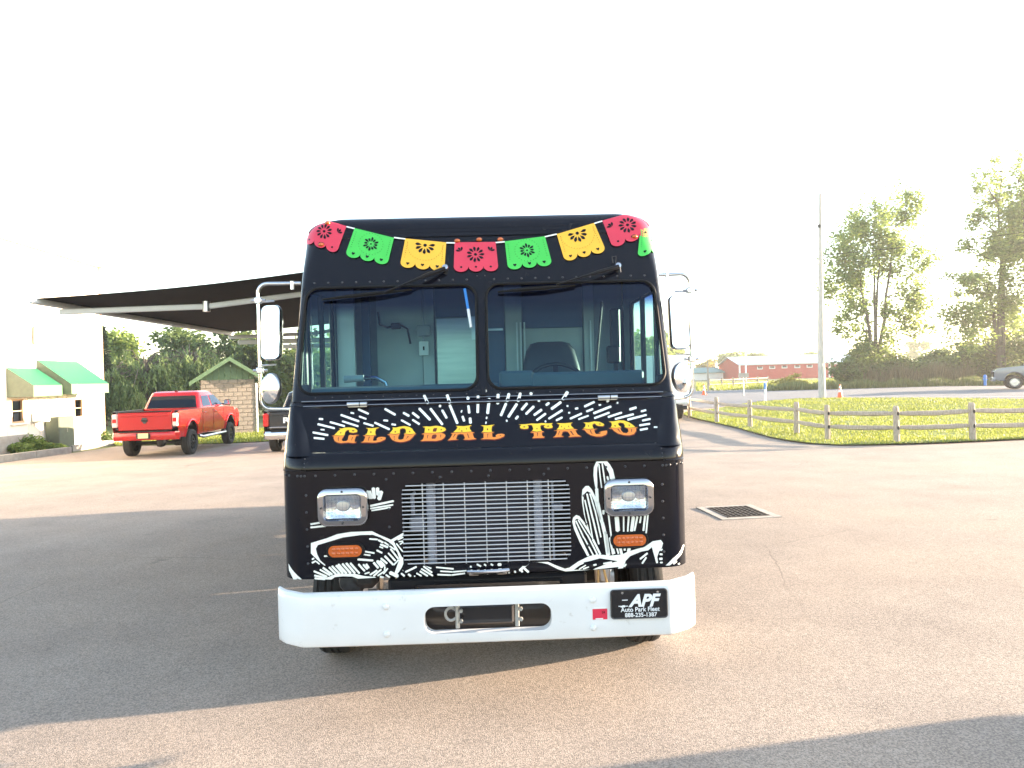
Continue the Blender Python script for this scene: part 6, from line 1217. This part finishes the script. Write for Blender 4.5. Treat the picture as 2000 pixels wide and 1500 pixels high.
mb = MB(); mb.tube([(0,0,0),(0,0,1.25)], .03, 6); mb.build('post', 'steel', g); mb = MB(); mb.box((0,-.04,1.25),(.62,.03,.28)); mb.build('board', 'concrete', g)
s3 = at(1457,744,100); s3.z = H(s3.x,s3.y)
g = post_obj('light_pole', s3, 'slim pale pole in front of the red barn wall', 'pole')
mb = MB(); mb.tube([(0,0,0),(0,0,3.9)], .10, 8); mb.build('shaft', 'white_trim', g); mb = MB(); mb.box((0,0,3.95),(.3,.2,.16), bev=.03); mb.build('lamp_head', 'steel', g)

# ------------------------------------------------------------------ vegetation
def limb_tree(name, base, stems, label, leafm, nleaf, lsize, crown, group=None, trunk_r=.14, cat='tree', twigs=4):
    """stems: list of (dx, dy, height) tips; crown: list of (dx, dy, dz, rx, rz) leafy clumps hung on them"""
    g = empty(name, tuple(base)); tag(g, label, cat, group)
    mb = MB(); tips = []
    for dx, dy, h in stems:
        pts = []; rr_ = []
        for k in range(8):
            t = k/7; pts.append(Vector((dx*t**1.4+rnd.gauss(0,.06)*h*.1, dy*t**1.4+rnd.gauss(0,.06)*h*.1, -.2+h*t))); rr_.append(trunk_r*(1-t)**.8+.02)
        pts[0] = Vector((dx*.05, dy*.05, -.2)); mb.tube(pts, rr_, 7); tips.append(pts)
    for cx, cy, cz, rx, rz_ in crown:      # a limb from the nearest stem to each clump
        best = min((p for s_ in tips for p in s_[2:]), key=lambda p: (p-Vector((cx,cy,cz-rz_*.6))).length)
        c = Vector((cx,cy,cz)); mid = best.lerp(c,.5)+Vector((0,0,-.15)); mb.tube([best, mid, c], [trunk_r*.35,trunk_r*.22,.012], 5)
        for _ in range(twigs):
            v = Vector((rnd.gauss(0,1),rnd.gauss(0,1),rnd.gauss(0,.8))).normalized(); mb.tube([mid.lerp(c,.6), c+Vector((v.x*rx,v.y*rx,v.z*rz_))*.8], [.02,.006], 4, caps=False)
    mb.build('trunk', 'bark', g, recalc=False)
    V = []; F = []; tot = sum(rx*rx*rz_ for *_, rx, rz_ in crown); k = 0
    for cx, cy, cz, rx, rz_ in crown:
        subs = []
        for _ in range(7):
            v = Vector((rnd.gauss(0,1),rnd.gauss(0,1),rnd.gauss(0,1))).normalized()*rnd.uniform(.35,.95); subs.append((v, rnd.uniform(.22,.42)))
        for _ in range(int(nleaf*rx*rx*rz_/tot)):
            v, s_ = rnd.choice(subs); q = Vector((rnd.gauss(0,1),rnd.gauss(0,1),rnd.gauss(0,.9)))*s_*.78
            p = Vector((cx+(v.x+q.x)*rx, cy+(v.y+q.y)*rx, cz+(v.z+q.z)*rz_)); a = Vector((rnd.gauss(0,1),rnd.gauss(0,1),rnd.gauss(0,.6))).normalized(); b = a.orthogonal(); b.rotate(Matrix.Rotation(rnd.uniform(0,6.28),3,a)); L1 = lsize*rnd.uniform(.6,1.3); W1 = L1*.42
            V += [p-a*L1, p-b*W1, p+a*L1, p+b*W1]; F.append((4*k,4*k+1,4*k+2,4*k+3)); k += 1
    mb = MB(); mb.add(V, F); mb.build('crown', leafm, g, recalc=False)
    return g
def clumps(spec, scale=1.0): return [(a*scale,b*scale,c*scale,d*scale,e*scale) for a,b,c,d,e in spec]
def px_clumps(base, D, spec):
    """clumps given by picture position (px, py, half width px, half height px, depth offset)"""
    out = []
    for px, py, rw, rh, dy in spec:
        q = at(px, py, D+dy); out.append((q.x-base.x, q.y-base.y, q.z-base.z, rw*1.12*(D+dy)/FPX, rh*1.45*(D+dy)/FPX))
    return out
D1 = 60.0; b1 = at(1712,752,D1); b1.z = H(b1.x,b1.y)
sp1 = [(1640,500,30,40,0),(1668,460,34,40,1),(1705,440,32,36,-1),(1740,420,30,34,1),(1775,410,26,28,0),(1800,400,16,16,0),(1650,560,34,40,1),(1680,520,30,44,-1),(1715,495,26,36,1),(1760,480,36,34,-1),(1790,520,30,28,0),(1772,560,28,26,1),(1660,600,26,28,0),(1690,585,18,30,1),(1648,640,26,20,-1),(1790,585,34,18,0),(1770,625,36,22,1),(1800,650,22,14,0),(1690,645,20,26,1),(1720,610,22,20,0),(1740,660,22,18,-1)]
limb_tree('roadside_tree', b1, [(-1.6,.3,11.5),(-.3,-.3,13.0),(.6,.4,12.2),(1.9,-.2,13.5),(-.9,.5,8.5)], 'tall sparse multi-stemmed tree across the road right of the utility pole', 'leaf_mid', 18000, .145, px_clumps(b1, D1, sp1), 'roadside trees', .17)
D2 = 57.0; b2_ = at(1958,752,D2); b2_.z = H(b2_.x,b2_.y)
sp2 = [(1920,350,22,24,0),(1945,390,30,36,1),(1905,420,28,18,-1),(1960,440,36,34,0),(1930,480,36,26,1),(1890,480,24,14,0),(1870,545,32,16,-1),(1905,560,34,22,1),(1960,520,36,40,0),(1885,610,36,18,0),(1930,600,40,24,1),(1865,640,28,24,0),(1905,660,30,28,-1),(1960,590,34,40,0),(1975,640,30,40,1),(2000,470,36,50,0),(2010,560,40,60,1),(1940,330,14,16,0)]
limb_tree('roadside_tree', b2_, [(0,0,17.0),(1.2,.6,15.5),(-.8,.4,8.5)], 'tall leafy tree at the right side with level branches over the brush', 'leaf_mid', 18000, .145, px_clumps(b2_, D2, sp2), 'roadside trees', .19)
b3_ = at(2030,752,54); b3_.z = H(b3_.x,b3_.y)
sp3 = [(1988,345,20,30,0),(2000,318,16,18,0),(1996,400,26,40,0),(2010,410,40,50,1),(2040,480,60,60,0),(2050,400,50,44,1)]
limb_tree('roadside_tree', b3_, [(0,0,16.2),(-1,.3,15.5)], 'tree cut by the right edge with its crown above the grey pickup', 'leaf_mid', 9000, .145, px_clumps(b3_, 54, sp3), 'roadside trees', .2)
# brush along the far side of the road
brush = [(1668,728,34,30,58),(1705,718,42,42,59),(1745,722,42,34,60),(1700,690,36,28,61),(1790,732,46,24,62),(1835,728,46,28,61),(1880,722,46,34,60),(1925,712,50,42,59),(1975,705,52,54,58),(1990,670,40,40,60),(1905,690,34,22,63),(1840,700,30,16,66)]
names = ['dark shrub at the left end of the roadside brush', 'large dark shrub at the foot of the sparse tree', 'rounded dark shrub right of the sparse tree', 'leafy shrub hugging the sparse tree stems', 'low brown-green shrub in the middle of the roadside brush', 'low shrub left of centre in the long roadside brush', 'mid-height shrub in the right part of the roadside brush', 'tall dark shrub below the level-branched tree', 'largest dark shrub behind the grey pickup', 'upper shrub against the sky above the grey pickup', 'shrub rising behind the blue post', 'small pale shrub against the sky between the two tall trees']
for (px, py, rw, rh, D), lb in zip(brush, names):
    q = at(px, 752, D); q.z = H(q.x,q.y); cz = at(px, py, D).z-q.z; rx, rz_ = rw*D/FPX, rh*D/FPX
    cl = [(0,0,cz,rx,rz_)] + [(rx*.7*math.cos(a)+rnd.gauss(0,.2), rx*.4*math.sin(a), max(.5, cz+rnd.uniform(-.7,.5)*rz_), rx*.55, rz_*.6) for a in (0,1.6,3.1,4.6)] + [(rnd.uniform(-.6,.6)*rx,-.3,.6,rx*.6,.6)]
    limb_tree('roadside_shrub', q, [(rnd.uniform(-.5,.5),0,cz*.9),(rnd.uniform(-.8,.8),.2,cz*.8)], lb, 'leaf_dark', 4200, .16, cl, 'roadside shrubs', .06, 'shrub', 1)
def weeds(name, label, pts, n, hmin, hmax, m, w):
    V = []; F = []
    for k in range(n):
        px = rnd.uniform(pts[0], pts[1]); D = rnd.uniform(pts[2], pts[3]); q = at(px, 750, D); z = H(q.x,q.y)-.02; h = rnd.uniform(hmin,hmax)*(.6+.4*abs(math.sin(px*.045+1))); a = rnd.uniform(0,6.28); dx, dy = math.cos(a)*w, math.sin(a)*w
        V += [(q.x-dx,q.y-dy,z),(q.x+dx,q.y+dy,z),(q.x+rnd.gauss(0,.22)*h,q.y+rnd.gauss(0,.22)*h,z+h)]; F.append((3*k,3*k+1,3*k+2))
    mb = MB(); mb.add(V, F); tag(mb.build(name, m, recalc=False), label, 'weeds', kind='stuff')
weeds('roadside_weeds', 'tall green weeds along the far edge of the road', (1500,2060,54.5,58), 14000, .35,.9,'weed_blade',.035)
weeds('roadside_reeds', 'dry brown reeds in front of the roadside shrubs', (1690,1900,56.5,59), 5000, .9,2.3,'reed_blade',.035)
weeds('barn_grass', 'sunlit rough grass in front of the red barn', (1360,1700,62,100), 9000, .2,.6,'grass_blade',.06)
q = at(1545,752,58); q.z = H(q.x,q.y)
limb_tree('goldenrod_bush', q, [(0,0,1.2),(.3,0,1.1)], 'sunlit yellow bush beside the road in front of the barn', 'leaf_gold', 1300, .09, [(0,0,.75,.8,.5),(-.9,.1,.5,.6,.35),(.8,0,.55,.6,.4)], None, .03, 'bush', 2)
# far trees behind the barn
for i, (px, py, rw, rh, D, m, lb) in enumerate(((1378,712,20,12,190,'leaf_gold','small yellowish far tree left of the red barn'),(1430,696,30,16,200,'leaf_mid','far rounded tree above the left end of the barn roof'),(1480,696,26,10,210,'leaf_mid','far low tree above the middle of the barn roof'),(1530,696,26,8,215,'leaf_mid','far thin tree line above the barn roof'),(1590,694,26,8,215,'leaf_mid','far treetop left of the utility pole above the barn'),(1320,690,16,20,170,'leaf_gold','golden far tree beside the food truck mirror'),(1795,672,26,12,200,'leaf_mid','far treetop between the two tall roadside trees'))):
    q = at(px, 745, D); q.z = 0; cz = at(px, py, D).z; rx, rz_ = rw*D/FPX, rh*D/FPX
    limb_tree('far_tree', q, [(0,0,max(2,cz)),(.5,0,max(2,cz*.9))], lb, m, 1500, .45, [(0,0,cz,rx*.8,rz_*.8),(-rx*.5,0,cz-rz_*.3,rx*.5,rz_*.7),(rx*.5,0,cz-rz_*.2,rx*.5,rz_*.7),(0,0,cz*.55,rx*.8,cz*.4)], 'far trees', .2, 'tree', 1)

# left side: weeping willow, darker trees and conifers behind the pickups
def willow(base, h, rad, label, n=150):
    g = empty('willow_tree', tuple(base)); tag(g, label, 'tree', 'willow trees')
    mb = MB(); mb.tube([(0,0,-.2),(.1,0,h*.3),(0,.1,h*.55),(.1,0,h*.8)], [.38,.3,.22,.1], 9)
    V = []; F = []; k = 0
    for i in range(n//4):      # each bough arches out and sheds a curtain of strands
        a = rnd.uniform(0,6.28); r_ = rad*math.sqrt(rnd.uniform(.08,1)); top_ = Vector((r_*math.cos(a), r_*math.sin(a), h*(1-.50*(r_/rad)**2)*rnd.uniform(.78,1.0)))
        st = Vector((0,0,h*rnd.uniform(.45,.75))); mb.tube([st, st.lerp(top_,.6)+Vector((0,0,.5)), top_], [.05,.03,.012], 4, caps=False)
        ln0 = rnd.uniform(.25,.6)*top_.z; wid = rnd.uniform(.35,.75)
        for s_ in range(17):
            o0 = Vector((rnd.gauss(0,1),rnd.gauss(0,1),0)); o0 *= wid/max(1,o0.length); o0.z = -.9*(o0.length/wid)**2*wid; ln = ln0*rnd.uniform(.5,1.1)
            for j in range(17):
                t = j/16; p = top_+o0*(1+.35*math.sin(t*1.4))+Vector((rnd.gauss(0,.05),rnd.gauss(0,.05),-ln*t)); d = Vector((rnd.gauss(0,.45),rnd.gauss(0,.45),-1)).normalized(); b = d.orthogonal(); b.rotate(Matrix.Rotation(rnd.uniform(0,6.28),3,d)); L1 = rnd.uniform(.10,.20)
                V += [p-d*L1, p-b*.04, p+d*L1, p+b*.04]; F.append((4*k,4*k+1,4*k+2,4*k+3)); k += 1
    mb.build('trunk', 'bark', g, recalc=False); mb = MB(); mb.add(V, F); mb.build('crown', 'leaf_willow', g, recalc=False)
def base_at(px, D): q = at(px, 800, D); q.z = H(q.x,q.y); return q
def hgt(px, py, D): q = at(px, py, D); return q.z-H(q.x,q.y)
willow(base_at(285,47), hgt(285,672,47), 3.3, 'weeping willow with hanging strands behind the red pickup', 190)
willow(base_at(375,49), hgt(375,655,49), 3.0, 'weeping willow beside the block shed roof', 170)
willow(base_at(225,52), hgt(225,690,52), 2.6, 'smaller weeping willow next to the shop building corner', 120)
def bushy(px, py, rw, rh, D, label, m='leaf_dark', n=5200, ls=.2):
    q = base_at(px, D); c = at(px, py, D); rx, rz_ = rw*D/FPX, rh*D/FPX; cz = c.z-q.z
    cl = [(0,0,cz,rx*.8,rz_*.8)] + [(rx*.65*math.cos(a)+rnd.gauss(0,.2), rx*.5*math.sin(a), cz+rnd.uniform(-.6,.6)*rz_, rx*.5, rz_*.45) for a in (0,1.1,2.2,3.3,4.4,5.5)] + [(rnd.uniform(-.4,.4)*rx,0,cz*.45,rx*.8,cz*.42)]
    limb_tree('broadleaf_tree', q, [(0,0,cz+rz_*.4),(rx*.3,.3,cz),(-rx*.3,-.2,cz*.9)], label, m, n, ls, cl, 'trees behind the lot', .2, 'tree', 2)
bushy(232,690,44,48,60,'green tree rising behind the shop building corner','leaf_mid',4500)
bushy(345,690,60,55,58,'dark tree behind the two willows')
bushy(430,700,60,60,57,'dark tree left of the block shed roof')
bushy(500,720,60,70,56,'dark tree rising right behind the block shed')
bushy(570,730,50,70,54,'dark tree at the left edge of the food truck')
bushy(620,700,60,80,60,'dark tree hidden mostly behind the food truck','leaf_dark',3000)
def spruce(px, pytop, D, label, rb=1.5):
    q = base_at(px, D); h = hgt(px, pytop, D); g = empty('spruce_tree', tuple(q)); tag(g, label, 'tree', 'spruce trees')
    mb = MB(); mb.tube([(0,0,-.1),(0,0,h)], [.16,.02], 7); V = []; F = []; k = 0
    for i in range(int(h*9)):
        z = .5+(h-.6)*i/(h*9); rr_ = rb*(1-z/h)**.85
        for s_ in range(5):
            a = rnd.uniform(0,6.28); tip = Vector((rr_*math.cos(a), rr_*math.sin(a), z-.25*rr_)); mb.tube([(0,0,z), tip], [.025,.008], 3, caps=False)
            for j in range(9):
                p = Vector((0,0,z)).lerp(tip, .2+.8*j/8)+Vector((rnd.gauss(0,.06),rnd.gauss(0,.06),rnd.gauss(0,.05))); d = Vector((math.cos(a)+rnd.gauss(0,.5), math.sin(a)+rnd.gauss(0,.5), -.3)).normalized(); b = d.orthogonal(); b.rotate(Matrix.Rotation(rnd.uniform(0,6.28),3,d)); V += [p-d*.14, p-b*.05, p+d*.14, p+b*.05]; F.append((4*k,4*k+1,4*k+2,4*k+3)); k += 1
    mb.build('trunk', 'bark', g, recalc=False); mb = MB(); mb.add(V, F); mb.build('crown', 'leaf_spruce', g, recalc=False)
spruce(205,630,46,'slim spruce right against the shop building edge',1.0)
spruce(263,648,62,'small spruce tip showing between the willow and the awning',1.3)
# planting bed by the shop
def bed_bush(px, py, r_, h, m, label):
    q = gpt(px, py); limb_tree('bed_bush', q, [(0,0,h*.6)], label, m, 1800, .07, [(0,0,h*.55,r_,h*.5),(r_*.6,0,h*.4,r_*.6,h*.4),(-r_*.6,.1,h*.42,r_*.6,h*.4)], 'planting bed bushes', .02, 'bush', 2)
bed_bush(62,889,.42,.62,'leaf_mid','yellow-green bush beside the concrete wall')
bed_bush(82,885,.36,.52,'leaf_mid','yellow-green bush in front of the olive cabinet')
bed_bush(35,893,.36,.40,'leaf_mid','low green bush against the concrete wall')
bed_bush(112,883,.30,.30,'leaf_mid','small green bush near the kerb end')
bed_bush(172,867,.36,.42,'leaf_mid','small sunlit bush below the shop wall')
bed_bush(198,865,.40,.52,'leaf_dark','dark round bush at the shop corner')
# distant wood closing the horizon behind the food truck
V = []; F = []
for k in range(9000):
    px = rnd.uniform(520, 1335); D = rnd.uniform(150, 185); q = at(px, 745, D); hh = 9+2.5*math.sin(px*.021)+1.6*math.sin(px*.067+1); z = -.5+hh*rnd.uniform(0,1)**.7
    p = Vector((q.x+rnd.gauss(0,.6), q.y+rnd.gauss(0,.6), z)); a = Vector((rnd.gauss(0,1),rnd.gauss(0,1),rnd.gauss(0,.7))).normalized(); b = a.orthogonal(); b.rotate(Matrix.Rotation(rnd.uniform(0,6.28),3,a)); s_ = rnd.uniform(.5,1.0)
    V += [p-a*s_, p-b*s_*.6, p+a*s_, p+b*s_*.6]; F.append((4*k,4*k+1,4*k+2,4*k+3))
mb = MB(); mb.add(V, F); tag(mb.build('far_wood', 'leaf_mid', recalc=False), 'distant wood on the horizon behind the food truck', 'wood', kind='stuff')
# ------------------------------------------------------------------ thin haze volume added to imitate lens glare
hz_ = bpy.data.materials.new('glare_haze'); hz_.use_nodes = True; n, l = nodes(hz_); n.remove(n['Principled BSDF'])
pv = n.new('ShaderNodeVolumePrincipled'); pv.inputs['Color'].default_value = (.95,.95,.95,1); pv.inputs['Density'].default_value = .00075; pv.inputs['Anisotropy'].default_value = .5
l.new(pv.outputs[0], n['Material Output'].inputs['Volume']); MATS['glare_haze'] = hz_
mb = MB(); mb.box((0,105,10.5),(560,330,24)); hb = mb.build('haze', 'glare_haze'); hb['kind'] = 'stuff'; hb['label'] = 'thin pale haze added over the whole lot to imitate lens glare'; hb['category'] = 'haze'
